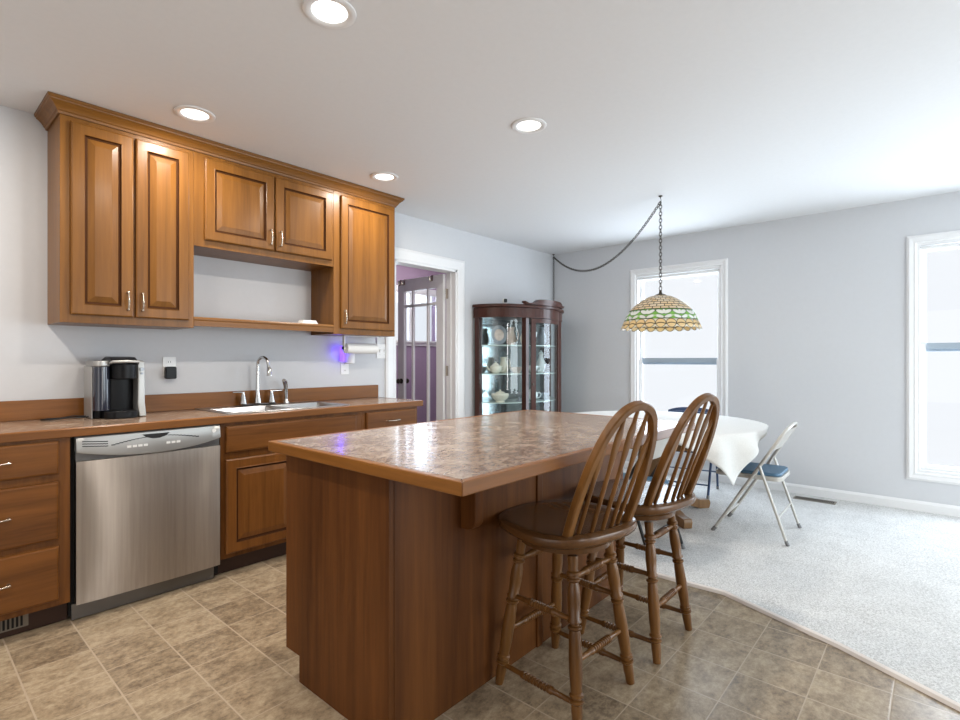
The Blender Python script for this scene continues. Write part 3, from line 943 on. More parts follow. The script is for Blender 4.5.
# ------------------------------------------------------------------ island
IX0, IX1, IY0, IY1 = 1.04, 2.655, 1.294, 1.932
t = thing('kitchen_island', 'dark wooden kitchen island base with plain panelled sides and corbel', 'kitchen island', ((IX0+IX1)/2, (IY0+IY1)/2, 0))
TK = IY1-.098
poly = [(IY0+.016, .001), (TK-.001, .001), (TK-.001, .105), (IY1-.001, .105), (IY1-.001, .871), (IY0+.016, .871)]
MB().prism(poly, 'x', IX0+.02, IX1-.02).build('carcass', M['isl'], t)
poly = [(IY0+.0005, .001), (TK, .001), (TK, .10), (IY1, .10), (IY1, .872), (IY0+.0005, .872)]
MB().prism(poly, 'x', IX0, IX0+.0195).build('end_panel', M['isl'], t, bevel=.0015)
MB().prism(poly, 'x', IX1-.0195, IX1).build('end_panel', M['isl'], t, bevel=.0015)
MB().box(IX0+.0205, IY0, .001, 1.834, IY0+.0155, .872).build('side_panel', M['isl'], t, bevel=.0015)
MB().box(1.874, IY0, .001, IX1-.0205, IY0+.0155, .872).build('side_panel', M['isl'], t, bevel=.0015)
MB().box(1.835, IY0-.008, .001, 1.873, IY0+.0155, .872).build('stile', M['isl'], t, bevel=.003)
cx = 1.385
pf = [(IY0-.0005, .8715), (IY0-.0005, .625)]
for i in range(9):
    a = pi/2*i/8; pf.append((IY0-.028-.045*sin(a), .665-.040*cos(a)))
pf.append((IY0-.075, .8715))
MB().prism(pf, 'x', cx-.022, cx+.022).build('corbel', M['isl'], t, bevel=.004)
# island top
TX0, TX1, TY0, TY1 = .983, 2.702, .926, 1.968
t = thing('island_top', 'mottled brown laminate island worktop with a wooden edge', 'countertop', ((TX0+TX1)/2, (TY0+TY1)/2, .8745))
w_ = .024
MB().box(TX0+w_, TY0+w_, .8745, TX1-w_, TY1-w_, .9135).build('laminate_top', M['lam'], t)
def rim(nm, mat, quadr):
    m = MB()
    # mitred edge boards
    for (a, b, c_, d) in quadr: m.prism([a, b, c_, d], 'z', .8745, .9142)
    return m.build(nm, mat, t, bevel=.004)
rim('wood_edge', M['edge_h'], [[(TX0, TY0), (TX1, TY0), (TX1-w_, TY0+w_), (TX0+w_, TY0+w_)]])
rim('wood_edge', M['edge_h'], [[(TX0, TY1), (TX1, TY1), (TX1-w_, TY1-w_), (TX0+w_, TY1-w_)]])
rim('wood_edge', M['base_y'], [[(TX0, TY0), (TX0+w_, TY0+w_), (TX0+w_, TY1-w_), (TX0, TY1)]])
rim('wood_edge', M['base_y'], [[(TX1, TY0), (TX1-w_, TY0+w_), (TX1-w_, TY1-w_), (TX1, TY1)]])

# ------------------------------------------------------------------ stools
def bow_curve(w0, w1, Hh, n=28):
    R = []
    a, b, c_, d = (w0, 0), (w1*1.08, Hh*.35), (w1*1.05, Hh), (0, Hh)
    for i in range(n+1):
        q = i/n
        R.append(tuple((1-q)**3*a[k]+3*(1-q)**2*q*b[k]+3*(1-q)*q*q*c_[k]+q**3*d[k] for k in (0, 1)))
    L = [(-p[0], p[1]) for p in R[::-1]]
    return R + L[1:]
def make_stool(label, loc, rotz, legrot, group):
    t = thing('bar_stool', label, 'stool', loc, rotz, group)
    # seat: D-shaped saddle (local: +y forward, back at -y)
    def so(a, k=1.0):
        e = 2.0/2.7
        cx = abs(cos(a))**e*(1 if cos(a) > 0 else -1); sy = abs(sin(a))**e*(1 if sin(a) > 0 else -1)
        w = .248*(1 - .05*sy)
        return (cx*w*k, sy*.230*k)
    rings = [(.80, .590), (.93, .594), (.985, .606), (1.0, .618), (.985, .630), (.94, .636), (.80, .634), (.5, .628), (.2, .626)]
    n = 48; vs = []; fs = []
    for k, z in rings:
        for j in range(n):
            p = so(2*pi*j/n, k); vs.append((p[0], p[1], z))
    for i in range(len(rings)-1):
        for j in range(n): fs.append((i*n+j, i*n+(j+1) % n, (i+1)*n+(j+1) % n, (i+1)*n+j))
    fs.append(tuple(range(n))[::-1]); fs.append(tuple(range((len(rings)-1)*n, len(rings)*n)))
    MB().add(vs, fs).build('seat', M['oak_seat'], t, smooth=True, local=True)
    # swivel block
    MB().lathe([(.06, .578), (.06, .590)], (0, 0, 0), 24).build('swivel_plate', M['blackm'], t, local=True)
    m = MB(); R = Matrix.Rotation(legrot, 4, 'Z')
    m.lathe([(.16, .548), (.172, .552), (.174, .570), (.168, .577)], (0, 0, 0), 40); m.build('leg_block', M['oak_seat'], t, local=True, smooth=True)
    # legs
    top, bot = .115, .177
    C = [(1, 1), (-1, 1), (-1, -1), (1, -1)]
    def legpt(i, z):
        k = top + (bot-top)*(1-z/.55)
        return R @ Vector((C[i][0]*k, C[i][1]*k, z))
    prof = [(0, .0155), (.02, .0165), (.10, .0195), (.14, .0185), (.15, .0245), (.162, .0245), (.168, .0165), (.178, .0165), (.184, .0245), (.196, .0245), (.204, .019),
            (.30, .0225), (.40, .0235), (.52, .021), (.56, .0185), (.57, .0245), (.582, .0245), (.588, .0165), (.60, .0165), (.606, .0245), (.618, .0245), (.63, .0195),
            (.72, .0225), (.80, .0215), (.84, .0165), (.85, .0235), (.862, .0235), (.868, .0175), (.88, .0175), (.886, .0235), (.90, .0235), (.91, .0165), (1, .019)]
    for i in range(4):
        m = MB(); m.turned(legpt(i, 0.0), legpt(i, .546), prof, 14)
        o = m.build('leg', M['oak'], t, smooth=True, local=True)
    # rungs
    rp = [(0, .0085), (.12, .0095), (.28, .0105), (.30, .0145), (.33, .0145), (.335, .0115)]
    kx = .345
    while kx < .66:
        rp += [(kx, .0105), (kx+.010, .0145), (kx+.022, .0145), (kx+.032, .0105)]; kx += .042
    rp += [(.67, .0115), (.675, .0145), (.70, .0145), (.72, .0105), (.88, .0095), (1, .0085)]
    for a, b, zs in ((1, 2, (.075, .335)), (0, 3, (.075, .335)), (0, 1, (.205, .475)), (2, 3, (.205, .475))):
        for z in zs:
            m = MB(); m.turned(legpt(a, z), legpt(b, z), rp, 12); m.build('rung', M['oak'], t, smooth=True, local=True)
    # bow back: leans backwards (-y)
    lean = .379
    base_y, base_z = -.165, .625
    def bp(w, s): return Vector((w, base_y - sin(lean)*s, base_z + cos(lean)*s))
    cur = bow_curve(.150, .150, .490)
    m = MB()
    pts = [bp(w, s-.0) for w, s in cur]
    # rectangular-ish section
    nv = Vector((0, -cos(lean), -sin(lean)))
    vs = []; fs = []; k = len(pts)
    for i, p in enumerate(pts):
        tg = (pts[min(i+1, k-1)]-pts[max(i-1, 0)]).normalized()
        sd = tg.cross(nv).normalized()
        for a, b in ((-.014, -.010), (-.010, -.0145), (.010, -.0145), (.014, -.010), (.014, .010), (.010, .0145), (-.010, .0145), (-.014, .010)):
            vs.append(p + sd*a + nv*b)
    for i in range(k-1):
        for j in range(8): fs.append((i*8+j, i*8+(j+1) % 8, (i+1)*8+(j+1) % 8, (i+1)*8+j))
    fs.append(tuple(range(8))[::-1]); fs.append(tuple(range((k-1)*8, k*8)))
    m.add(vs, fs); m.build('bow_back', M['oak'], t, smooth=True, local=True)
    def top_at(w):
        best = 0
        for (a, b), (c_, d) in zip(cur[:-1], cur[1:]):
            if min(a, c_) <= w <= max(a, c_) and abs(a-c_) > 1e-6:
                s = b+(d-b)*(w-a)/(c_-a)
                if s > .25: best = max(best, s)
        return best
    ns = 5
    for i in range(ns):
        u = (i-(ns-1)/2)/((ns-1)/2)
        wb, wt = u*.098, u*.112
        tp = top_at(wt)-.010
        by = -.165-.020*(1-u*u)
        p0 = Vector((wb, by, .624)); p1 = bp(wt, tp)
        ax = (p1-p0)
        m = MB()
        sec = [(0, .007, .007), (.10, .008, .008), (.35, .0085, .0075), (.55, .010, .006), (.72, .0185, .0045), (.82, .0195, .0045), (.90, .010, .006), (1, .007, .006)]
        vs = []; fs = []
        a_ = Vector((1, 0, 0)); b_ = ax.normalized().cross(a_).normalized()
        for q, rw, rd in sec:
            c_ = p0+ax*q
            for j in range(10):
                w = 2*pi*j/10; vs.append(c_+a_*cos(w)*rw+b_*sin(w)*rd)
        for i2 in range(len(sec)-1):
            for j in range(10): fs.append((i2*10+j, i2*10+(j+1) % 10, (i2+1)*10+(j+1) % 10, (i2+1)*10+j))
        fs.append(tuple(range(10))[::-1]); fs.append(tuple(range((len(sec)-1)*10, len(sec)*10)))
        m.add(vs, fs); m.build('spindle', M['oak'], t, smooth=True, local=True)
    return t
G = 'bow back stools at the island'
st1 = make_stool('oak swivel stool with arched spindle back, nearest the camera at the island', (1.706, 1.070, .001), -.247, .247-.06, G)
st2 = dup(st1, (2.242, 1.036, .001), -.19, 'oak swivel stool with arched spindle back, farther one nearer the carpet', G)

# ------------------------------------------------------------------ dining table and cloth
TC = (4.10, 1.735); TR = .808; TZ = .735
t = thing('dining_table', 'round oak pedestal dining table under the white cloth', 'table', (TC[0], TC[1], .015))
z0 = .0155
MB().lathe([(0, TZ-.028), (TR-.02, TZ-.028), (TR-.004, TZ-.02), (TR-.004, TZ-.006), (TR-.012, TZ-.001), (0, TZ-.001)], (TC[0], TC[1], 0), 64).build('tabletop', M['table_wood'], t, smooth=True)
m = MB(); m.lathe([(TR-.12, TZ-.12), (TR-.095, TZ-.12), (TR-.095, TZ-.029), (TR-.12, TZ-.029), (TR-.12, TZ-.12)], (TC[0], TC[1], 0), 64, cap=False); m.build('apron', M['table_wood'], t, smooth=True)
m = MB(); m.lathe([(.14, .10), (.17, .12), (.17, .17), (.12, .20), (.085, .26), (.10, .36), (.125, .44), (.11, .52), (.08, .56), (.10, .60), (.14, .63), (.14, TZ-.029)], (TC[0], TC[1], 0), 32); m.build('pedestal', M['table_wood'], t, smooth=True)
for a in (-38, 52, 142, 232):
    a = radians(a); d = Vector((cos(a), sin(a), 0)); s_ = Vector((-sin(a), cos(a), 0))
    prof = [(.10, .09), (.10, .19), (.22, .17), (.33, .11), (.40, .09), (.48, .085), (.49, .06), (.48, z0), (.40, z0), (.33, .035), (.22, .075)]
    vs = []
    for sg in (-1, 1):
        for r, z in prof: vs.append(Vector((TC[0], TC[1], z)) + d*r + s_*sg*.035)
    n = len(prof); fs = [tuple(range(n)), tuple(range(n, 2*n))[::-1]] + [(i, (i+1) % n, n+(i+1) % n, n+i) for i in range(n)]
    MB().add(vs, fs).build('foot', M['table_wood'], t, bevel=.006)
# cloth
ca = radians(-124+45); Hs = .812
n = 90; vs = []; fs = []
CZ = TZ+.004
for j in range(n+1):
    for i in range(n+1):
        p = (-Hs+2*Hs*i/n, -Hs+2*Hs*j/n)
        X = p[0]*cos(ca)-p[1]*sin(ca); Y = p[0]*sin(ca)+p[1]*cos(ca)
        r = sqrt(X*X+Y*Y); a = math.atan2(Y, X)
        re = TR+.008
        if r <= re:
            z = CZ; rr = r
        else:
            dz = r-re
            k = min(1, dz/.11)
            fold = .5+.5*sin(a*22+.9*sin(a*5)+.4)
            fold2 = .5+.5*sin(a*26+1.1)
            rr = re+.006*min(1, dz/.02)+dz*.16+k*(.046*fold+.010*fold2)
            z = CZ-.004*min(1, dz/.02)-max(0, dz-.004)*(.97-.05*fold)
        vs.append((TC[0]+rr*cos(a), TC[1]+rr*sin(a), z))
for j in range(n):
    for i in range(n):
        a = j*(n+1)+i; fs.append((a, a+1, a+n+2, a+n+1))
cl = MB().add(vs, fs).build('tablecloth', M['cloth'], smooth=True)
sol = cl.modifiers.new('thickness', 'SOLIDIFY'); sol.thickness = .0018; sol.offset = 1
tag(cl, 'white square tablecloth draped over the round table, corner hanging down', 'tablecloth')

# ------------------------------------------------------------------ folding chairs (local: faces +y)
def folding_chair(label, loc, rotz, frame, rub, panel_mat, top_z=.775):
    t = thing('folding_chair', label, 'chair', loc, rotz)
    w = .215
    top_y = -.235
    fy_, ry_ = .235, -.235
    wr_ = w+.023
    def ft(z): return fy_+(top_y-fy_)*z/top_z
    for s in (-1, 1):
        m = MB(); m.tube([(s*w, fy_, .0), (s*w, ft(.02), .02), (s*w, ft(.40), .40), (s*w, ft(.66), .66)], .011, 10)
        m.build('front_leg', frame, t, smooth=True, local=True)
        hz = .50; hy = ft(hz)-.0
        m = MB(); m.tube([(s*wr_, ry_, .0), (s*wr_, ry_+(hy-ry_)*.5, hz*.5), (s*wr_, hy, hz)], .010, 10)
        m.build('rear_leg', frame, t, smooth=True, local=True)
        m = MB(); m.tube([(s*w, fy_+.004, -.0005), (s*w, fy_-.02, .03)], .013, 10); m.build('foot_cap', M['rubber'], t, smooth=True, local=True)
        m = MB(); m.tube([(s*wr_, ry_-.002, -.0005), (s*wr_, ry_+.01, .03)], .012, 10)
        m.build('foot_cap', M['rubber'], t, smooth=True, local=True)
        m = MB(); m.tube([(s*(w-.004), ft(.50), .50), (s*(w-.022), ft(.47)+.02, .41)], .005, 8); m.build('link', frame, t, local=True)
    # arched top tube
    m = MB()
    pts = []
    for i in range(15):
        a = pi*i/14
        x = -w*cos(a); x = -w if i == 0 else (w if i == 14 else x)
        e = abs(sin(a))**.45
        z = .66+(top_z-.66)*e
        pts.append((x, ft(z), z))
    m.tube(pts, .011, 10); m.build('back_tube', frame, t, smooth=True, local=True)
    # curved back panel
    vs = []; fs = []
    for i in range(13):
        u = -1+i/6
        for (z, th) in ((.605, 0), (.755, 0), (.755, .004), (.605, .004)):
            zz = z-(.03*abs(u)**3 if z > .7 else 0)
            vs.append((u*(w-.004), ft(zz)-.018*(1-u*u)-th, zz))
    for i in range(12):
        for j in range(4): fs.append((i*4+j, i*4+(j+1) % 4, i*4+4+(j+1) % 4, i*4+4+j))
    fs += [(0, 1, 2, 3), (48, 49, 50, 51)]
    MB().add(vs, fs).build('back_panel', panel_mat, t, smooth=True, local=True)
    sf = MB(); sf.prism(rrect(-w+.034, w-.034, -.19, .235, .05), 'z', .395, .425); sf.build('seat_frame', frame, t, bevel=.005, local=True)
    sp = MB(); sp.prism(rrect(-w+.042, w-.042, -.18, .225, .05), 'z', .4255, .448); sp.build('seat_pad', rub, t, bevel=.008, local=True)
    m = MB()
    for s in (-1, 1): m.tube([(s*(w-.034), .04, .41), (s*w, ft(.41), .41)], .006, 8)
    m.tube([(-w, ft(.11), .11), (w, ft(.11), .11)], .007, 8)
    m.tube([(-wr_, ry_+(ft(.5)-ry_)*.34, .17), (wr_, ry_+(ft(.5)-ry_)*.34, .17)], .006, 8)
    m.build('cross_brace', frame, t, smooth=True, local=True)
    return t
folding_chair('beige metal folding chair with blue padded seat, pulled up at right side of the table', (4.12, .985, .0155), .03, M['beige'], M['blue'], M['beige'])
folding_chair('navy-framed folding chair on the window side of the table, mostly behind the cloth', (4.90, 1.76, .0155), radians(100), M['bluem'], M['blue'], M['bluem'], .712)
folding_chair('folding chair between island and table, seen through the back of the farther stool', (3.15, 1.47, .0155), 0.0, M['blackm'], M['blue'], M['beige'])

# ------------------------------------------------------------------ swag lamp
LX, LY = 4.075, 1.668
t = thing('swag_lamp', 'stained glass dome lamp hanging on a chain over the dining table', 'lamp', (LX, LY, 1.47))
def shade_mat(kind):
    m = N('stained_glass_'+kind)
    uv = m.n('ShaderNodeUVMap'); uv.uv_map = 'UVMap'
    sep = m.n('ShaderNodeSeparateXYZ'); m.l(uv.outputs[0], sep.inputs[0])
    u, v = sep.outputs[0], sep.outputs[1]
    if kind == 'brick':
        br = m.n('ShaderNodeTexBrick')
        br.inputs['Color1'].default_value = (.82, .68, .44, 1); br.inputs['Color2'].default_value = (.88, .82, .68, 1)
        br.inputs['Mortar'].default_value = (.05, .04, .03, 1)
        br.inputs['Scale'].default_value = 1; br.inputs['Mortar Size'].default_value = .055
        br.inputs['Brick Width'].default_value = 1; br.inputs['Row Height'].default_value = .5; br.inputs['Mortar Smooth'].default_value = .2
        m.l(m.mapping(uv.outputs[0], (24, 4.0, 1)), br.inputs['Vector'])
        nz = m.noise(m.mapping(uv.outputs[0], (30, 9, 1)), 1, 2)
        c = m.mix(m.math('MULTIPLY', nz, .35), br.outputs['Color'], (.80, .50, .22))
        c = m.mix(br.outputs['Fac'], c, (.05, .04, .03))
    elif kind == 'leaf':
        p = m.math('SUBTRACT', m.math('MULTIPLY', m.math('FRACT', m.math('MULTIPLY', u, 13)), 2), 1)
        q = m.math('SUBTRACT', m.math('MULTIPLY', v, 2), 1)
        ap = m.math('ABSOLUTE', p)
        def ell(cx, cy, ang, a, b):
            dx = m.math('SUBTRACT', ap, cx); dy = m.math('SUBTRACT', q, cy)
            X = m.math('ADD', m.math('MULTIPLY', dx, cos(ang)), m.math('MULTIPLY', dy, sin(ang)))
            Y = m.math('SUBTRACT', m.math('MULTIPLY', dy, cos(ang)), m.math('MULTIPLY', dx, sin(ang)))
            return m.math('ADD', m.math('POWER', m.math('ABSOLUTE', m.math('DIVIDE', X, a)), 2), m.math('POWER', m.math('ABSOLUTE', m.math('DIVIDE', Y, b)), 2))
        d = m.math('MINIMUM', ell(.44, .36, .70, .62, .33), m.math('MINIMUM', ell(.52, -.52, .50, .58, .30), ell(0, .50, 1.57, .42, .17)))
        white = m.math('LESS_THAN', d, .86); line = m.math('LESS_THAN', d, 1.18)
        c = m.mix(line, (.24, .52, .12), (.06, .09, .04)); c = m.mix(white, c, (.86, .86, .82))
        eg = m.math('GREATER_THAN', m.math('ABSOLUTE', q), .93); c = m.mix(eg, c, (.05, .05, .03))
        tri = m.math('MULTIPLY', m.math('GREATER_THAN', ap, .82), m.math('LESS_THAN', q, .2)); c = m.mix(m.math('MULTIPLY', tri, .55), c, (.30, .62, .10))
    else:
        p = m.math('SUBTRACT', m.math('MULTIPLY', m.math('FRACT', m.math('MULTIPLY', u, 24)), 2), 1)
        q = m.math('SUBTRACT', m.math('MULTIPLY', v, 2), 1)
        arc = m.math('ADD', m.math('POWER', m.math('ABSOLUTE', p), 2), m.math('POWER', m.math('ABSOLUTE', m.math('MULTIPLY', q, .95)), 2))
        inn = m.math('LESS_THAN', arc, .78); ln = m.math('LESS_THAN', arc, 1.0)
        c = m.mix(ln, (.88, .85, .75), (.08, .06, .04)); c = m.mix(inn, c, (.86, .68, .38))
        mid = m.math('LESS_THAN', m.math('ABSOLUTE', m.math('ADD', q, m.math('MULTIPLY', m.math('MULTIPLY', p, p), .35))), .10)
        c = m.mix(mid, c, (.07, .05, .03))
    m.l(c, m.b.inputs['Base Color']); m.set(Roughness=.25)
    tl = m.n('ShaderNodeBsdfTranslucent'); m.l(c, tl.inputs[0])
    mx = m.n('ShaderNodeMixShader'); mx.inputs[0].default_value = .45
    m.l(m.b.outputs[0], mx.inputs[1]); m.l(tl.outputs[0], mx.inputs[2]); m.l(mx.outputs[0], m.out.inputs[0])
    return m.mat
def shade_band(nm, prof, mat, scallop=0, nsc=24, n=160):
    vs = []; fs = []; k = len(prof)
    uvs = []
    for i, (r, z) in enumerate(prof):
        for j in range(n+1):
            a = 2*pi*j/n
            zz, rr = z, r
            if scallop and i == k-1:
                s = abs(sin(a*nsc/2)); zz -= scallop*s; rr += scallop*.35*s
            vs.append((rr*cos(a), rr*sin(a), zz)); uvs.append((j/n, 1-i/(k-1)))
    for i in range(k-1):
        for j in range(n): fs.append((i*(n+1)+j, i*(n+1)+j+1, (i+1)*(n+1)+j+1, (i+1)*(n+1)+j))
    me = bpy.data.meshes.new(nm); me.from_pydata(vs, [], fs); me.materials.append(mat)
    ul = me.uv_layers.new(name='UVMap')
    for lp in me.loops: ul.data[lp.index].uv = uvs[lp.vertex_index]
    for p in me.polygons: p.use_smooth = True
    o = bpy.data.objects.new(nm, me); COL.objects.link(o); o.parent = t
    sm = o.modifiers.new('thickness', 'SOLIDIFY'); sm.thickness = .004
    return o
# local z from the thing's base (1.47)
def dome(z):  # radius at height z above rim
    return None
pf = [(.040, .272), (.085, .260), (.130, .237), (.170, .211), (.207, .178), (.236, .148)]
shade_band('brick_glass_band', pf, shade_mat('brick'))
shade_band('leaf_glass_band', [(.236, .1475), (.252, .124), (.265, .096), (.275, .070)], shade_mat('leaf'))
shade_band('border_glass_band', [(.275, .0695), (.284, .050), (.293, .028), (.300, .014)], shade_mat('border'), .014)
m = MB(); m.lathe([(.046, .269), (.048, .274), (.035, .282), (.015, .289), (.010, .304), (.012, .314), (0, .318)], (0, 0, 0), 24); m.build('cap', M['bronze'], t, smooth=True, local=True)
m = MB(); m.tube([(0, 0, .268), (0, 0, .24)], .018, 12); m.lathe([(0, .14), (.022, .152), (.03, .18), (.022, .215), (.014, .24)], (0, 0, 0), 16); m.build('bulb', M['whitepl'], t, smooth=True, local=True)
def link(mb, c, d, roll, L=.034, wd=.011, r=.0030):
    d = d.normalized()
    ref = Vector((0, 0, 1)) if abs(d.z) < .9 else Vector((1, 0, 0))
    a = d.cross(ref).normalized(); b = d.cross(a).normalized()
    s = a*cos(roll)+b*sin(roll)
    pts = []
    for i in range(13):
        w = 2*pi*i/12; pts.append(c+d*(L/2)*cos(w)+s*wd*sin(w))
    mb.tube(pts, r, 5, cap=False)
def chain(mb, pts):
    # resample at link pitch
    pts = [Vector(p) for p in pts]; pitch = .027
    out = [pts[0]]; carry = 0
    for a, b in zip(pts[:-1], pts[1:]):
        L = (b-a).length; d = pitch-carry
        while d <= L:
            out.append(a+(b-a)*(d/L)); d += pitch
        carry = L-(d-pitch)
    for i in range(len(out)-1):
        link(mb, (out[i]+out[i+1])/2, out[i+1]-out[i], (pi/2)*(i % 2))
zb = -1.47
ch = MB()
chain(ch, [(0, 0, .318), (0, 0, H-1.47-.045)])
A_ = Vector((0, 0, H-1.47-.05)); B_ = Vector((5.455-LX, 3.585-LY, H-1.47-.035))
pts = []
for i in range(41):
    q = i/40; p = A_.lerp(B_, q); sag = 4*.34*q*(1-q)*(1-.10*(q-.5)); pts.append((p.x, p.y, p.z-sag*.0-sag))
chain(ch, pts)
chain(ch, [B_, (B_.x, B_.y, .25)])
ch.build('chain', M['bronze'], t, local=True)
for p in ((0, 0), (B_.x, B_.y)):
    m = MB(); m.lathe([(.016, H-1.47-.002), (.014, H-1.47-.008), (.004, H-1.47-.012), (.003, H-1.47-.02)], (p[0], p[1], 0), 12)
    m.tube([(p[0], p[1], H-1.47-.018), (p[0]+.01, p[1], H-1.47-.026), (p[0]+.012, p[1], H-1.47-.04), (p[0], p[1], H-1.47-.052), (p[0]-.010, p[1], H-1.47-.044)], .0025, 6)
    m.build('ceiling_hook', M['bronze'], t, smooth=True, local=True)

# ------------------------------------------------------------------ recessed lights
def downlight(x, y, label):
    t = thing('recessed_light', label, 'light', (x, y, H), 0)
    m = MB(); m.lathe([(.098, -.0008), (.097, -.005), (.088, -.008), (.070, -.006), (.066, -.002)], (0, 0, 0), 40, cap=False)
    m.build('trim_ring', M['white'], t, smooth=True, local=True)
    m = MB(); m.lathe([(.066, -.0015), (.04, -.004), (0, -.0048)], (0, 0, 0), 32); m.build('lens', M['lens'], t, smooth=True, local=True)
    l = bpy.data.lights.new('recessed_lamp', 'AREA'); l.shape = 'DISK'; l.size = .12; l.energy = LAMP_POWER; l.color = WARM
    o = bpy.data.objects.new('recessed_lamp', l); COL.objects.link(o); o.location = (0, 0, -.011); o.parent = t
downlight(1.10, 1.72, 'recessed ceiling light above the island, largest and nearest the camera')
downlight(2.37, 1.72, 'recessed ceiling light in open ceiling right of the cabinets, farther over the island')
downlight(1.085, 2.975, 'recessed ceiling light by the tall two-door wall cabinet')
downlight(2.35, 2.975, 'small recessed ceiling light by the single-door wall cabinet near the doorway')
downlight(-.18, 1.72, 'recessed ceiling light left of the camera, outside the view')
downlight(-.18, 2.975, 'recessed ceiling light above the left counter end, outside the view')

# ------------------------------------------------------------------ floor register
t = thing('floor_register', 'dark metal floor register in the carpet below the window wall', 'vent', (5.31, .81, .0145))
MB().box(5.255, .655, .0143, 5.365, .965, .0185).build('register_frame', M['tan'], t, bevel=.001)
m = MB()
for i in range(22): m.box(5.27, .67+i*.013, .0186, 5.35, .677+i*.013, .0192)
m.build('slot', M['darkgap'], t)

# ------------------------------------------------------------------ curio cabinet
CXL, CXR = 3.99, 5.31; CF = 3.19; CB = 3.596
FL, FR = 4.345, 4.955
t = thing('china_cabinet', 'dark mahogany china cabinet with bowed glass in the corner by the doorway', 'china cabinet', (4.65, 3.45, .0145))
def plan(off=0.0, n=12, bulge=.10, door=.085):
    """outline from back-left round the front to back-right, off = outward offset"""
    pts = []
    def arc(a, b, bl, skip):
        a = Vector(a); b = Vector(b); d = b-a; nn = Vector((d.y, -d.x)).normalized()
        for i in range(n+1):
            if i == 0 and skip: continue
            q = i/n; pts.append(a.lerp(b, q)+nn*bl*4*q*(1-q))
    arc((CXL, CB), (FL, CF), bulge, False)
    arc((FL, CF), (FR, CF), door, True)
    arc((FR, CF), (CXR, CB), bulge, True)
    if off:
        out = []
        for i, p in enumerate(pts):
            d = (pts[min(i+1, len(pts)-1)]-pts[max(i-1, 0)]).normalized()
            out.append(p+Vector((d.y, -d.x))*off)
        out[0].y = CB; out[-1].y = CB
        return out
    return pts
def plan_slab(nm, off, z0, z1, mat, parent=t, bevel=0):
    return MB().prism([(p.x, p.y) for p in plan(off)], 'z', z0, z1).build(nm, mat, parent, bevel=bevel)
def plan_wall(nm, i0, i1, off, th, z0, z1, mat, parent=t, smooth=True):
    A_, B_ = plan(off)[i0:i1+1], plan(off-th)[i0:i1+1]
    poly = [(p.x, p.y) for p in A_]+[(p.x, p.y) for p in B_[::-1]]
    return MB().prism(poly, 'z', z0, z1).build(nm, mat, parent, smooth=smooth)
plan_slab('plinth', .012, .12, .20, M['mahogany'], bevel=.004)
plan_slab('bottom_board', .0, .201, .225, M['mahogany'])
plan_slab('frieze', .004, 1.665, 1.765, M['mahogany'])
plan_slab('cornice', .028, 1.766, 1.800, M['mahogany'], bevel=.010)
MB().box(CXL+.002, CB-.008, .226, CXR-.002, CB, 1.664).build('mirror_back', M['mirror'], t)
def post(nm, x, y, r=.022):
    m = MB(); m.box(x-r, y-r, .226, x+r, y+r, 1.664); return m.build(nm, M['mahogany'], t, bevel=.005)
post('post', CXL+.030, CB-.040, .030); post('post', CXR-.030, CB-.040, .030); post('post', FL, CF+.010, .028); post('post', FR, CF+.010, .028)
plan_wall('curved_side_glass', 1, 11, .0, .004, .226, 1.664, M['curio_glass'])
plan_wall('curved_side_glass', 25, 35, .0, .004, .226, 1.664, M['curio_glass'])
# bowed door between the front posts
dm = MB()
def door_seg(i0, i1, z0, z1, off, th):
    A_, B_ = plan(off)[i0:i1+1], plan(off-th)[i0:i1+1]
    dm.prism([(p.x, p.y) for p in A_]+[(p.x, p.y) for p in B_[::-1]], 'z', z0, z1)
door_seg(13, 14, .23, 1.66, .008, .02); door_seg(22, 23, .23, 1.66, .008, .02); door_seg(14, 22, 1.615, 1.66, .008, .02); door_seg(14, 22, .23, .29, .008, .02)
cdoor = dm.build('door', M['mahogany'], t, smooth=True)
plan_wall('door_glass', 14, 22, .002, .004, .29, 1.615, M['curio_glass'], cdoor)
m = MB(); dp = plan(.012)[13]; m.tube([(dp.x+.01, dp.y-.002, .98), (dp.x+.01, dp.y-.02, .98)], [.006, .010], 10); m.build('knob', M['bronze'], cdoor, smooth=True)
SHZ = (.50, .795, 1.090, 1.385)
for z in SHZ:
    m = MB(); m.prism([(p.x, p.y-.0) for p in plan(-.032)[1:-1]]+[(CXR-.05, CB-.012), (CXL+.05, CB-.012)], 'z', z-.008, z)
    m.build('glass_shelf', M['shelf_glass'], t)
for x in (CXL+.05, CXR-.05, FL+.01, FR-.01):
    y = CB-.05 if x in (CXL+.05, CXR-.05) else CF+.03
    m = MB(); m.tube([(x, y, .0148), (x, y, .04), (x, y, .09), (x, y, .121)], [.02, .03, .02, .03], 12); m.build('foot', M['mahogany'], t, smooth=True)
# crest over the door
def crest_z(u):  # u -1..1
    a = abs(u)
    if a < .55: return .060-.006*(a/.55)**2
    if a < .85: return .054-.044*sin((a-.55)/.3*pi/2)
    return .010+.022*((a-.85)/.15)**1.5
vs = []; fs = []; n = 40
cxm, chw = 4.66, .37
for i in range(n+1):
    u = -1+2*i/n; x = cxm+chw*u
    yb = CF-.085*(1-min(1, u*u))-.02
    z1 = 1.801+crest_z(u); z0_ = 1.801 if abs(u) < .86 else max(1.801, z1-.018)
    th = .035
    vs += [(x, yb-.012, z1), (x, yb-.002, max(z0_, 1.801)), (x, yb+th, max(z0_, 1.801)), (x, yb+th, z1)]
for i in range(n):
    for j in range(4): fs.append((i*4+j, i*4+(j+1) % 4, i*4+4+(j+1) % 4, i*4+4+j))
fs += [(0, 1, 2, 3), (n*4, n*4+1, n*4+2, n*4+3)]
MB().add(vs, fs).build('crest', M['mahogany'], t, smooth=True)
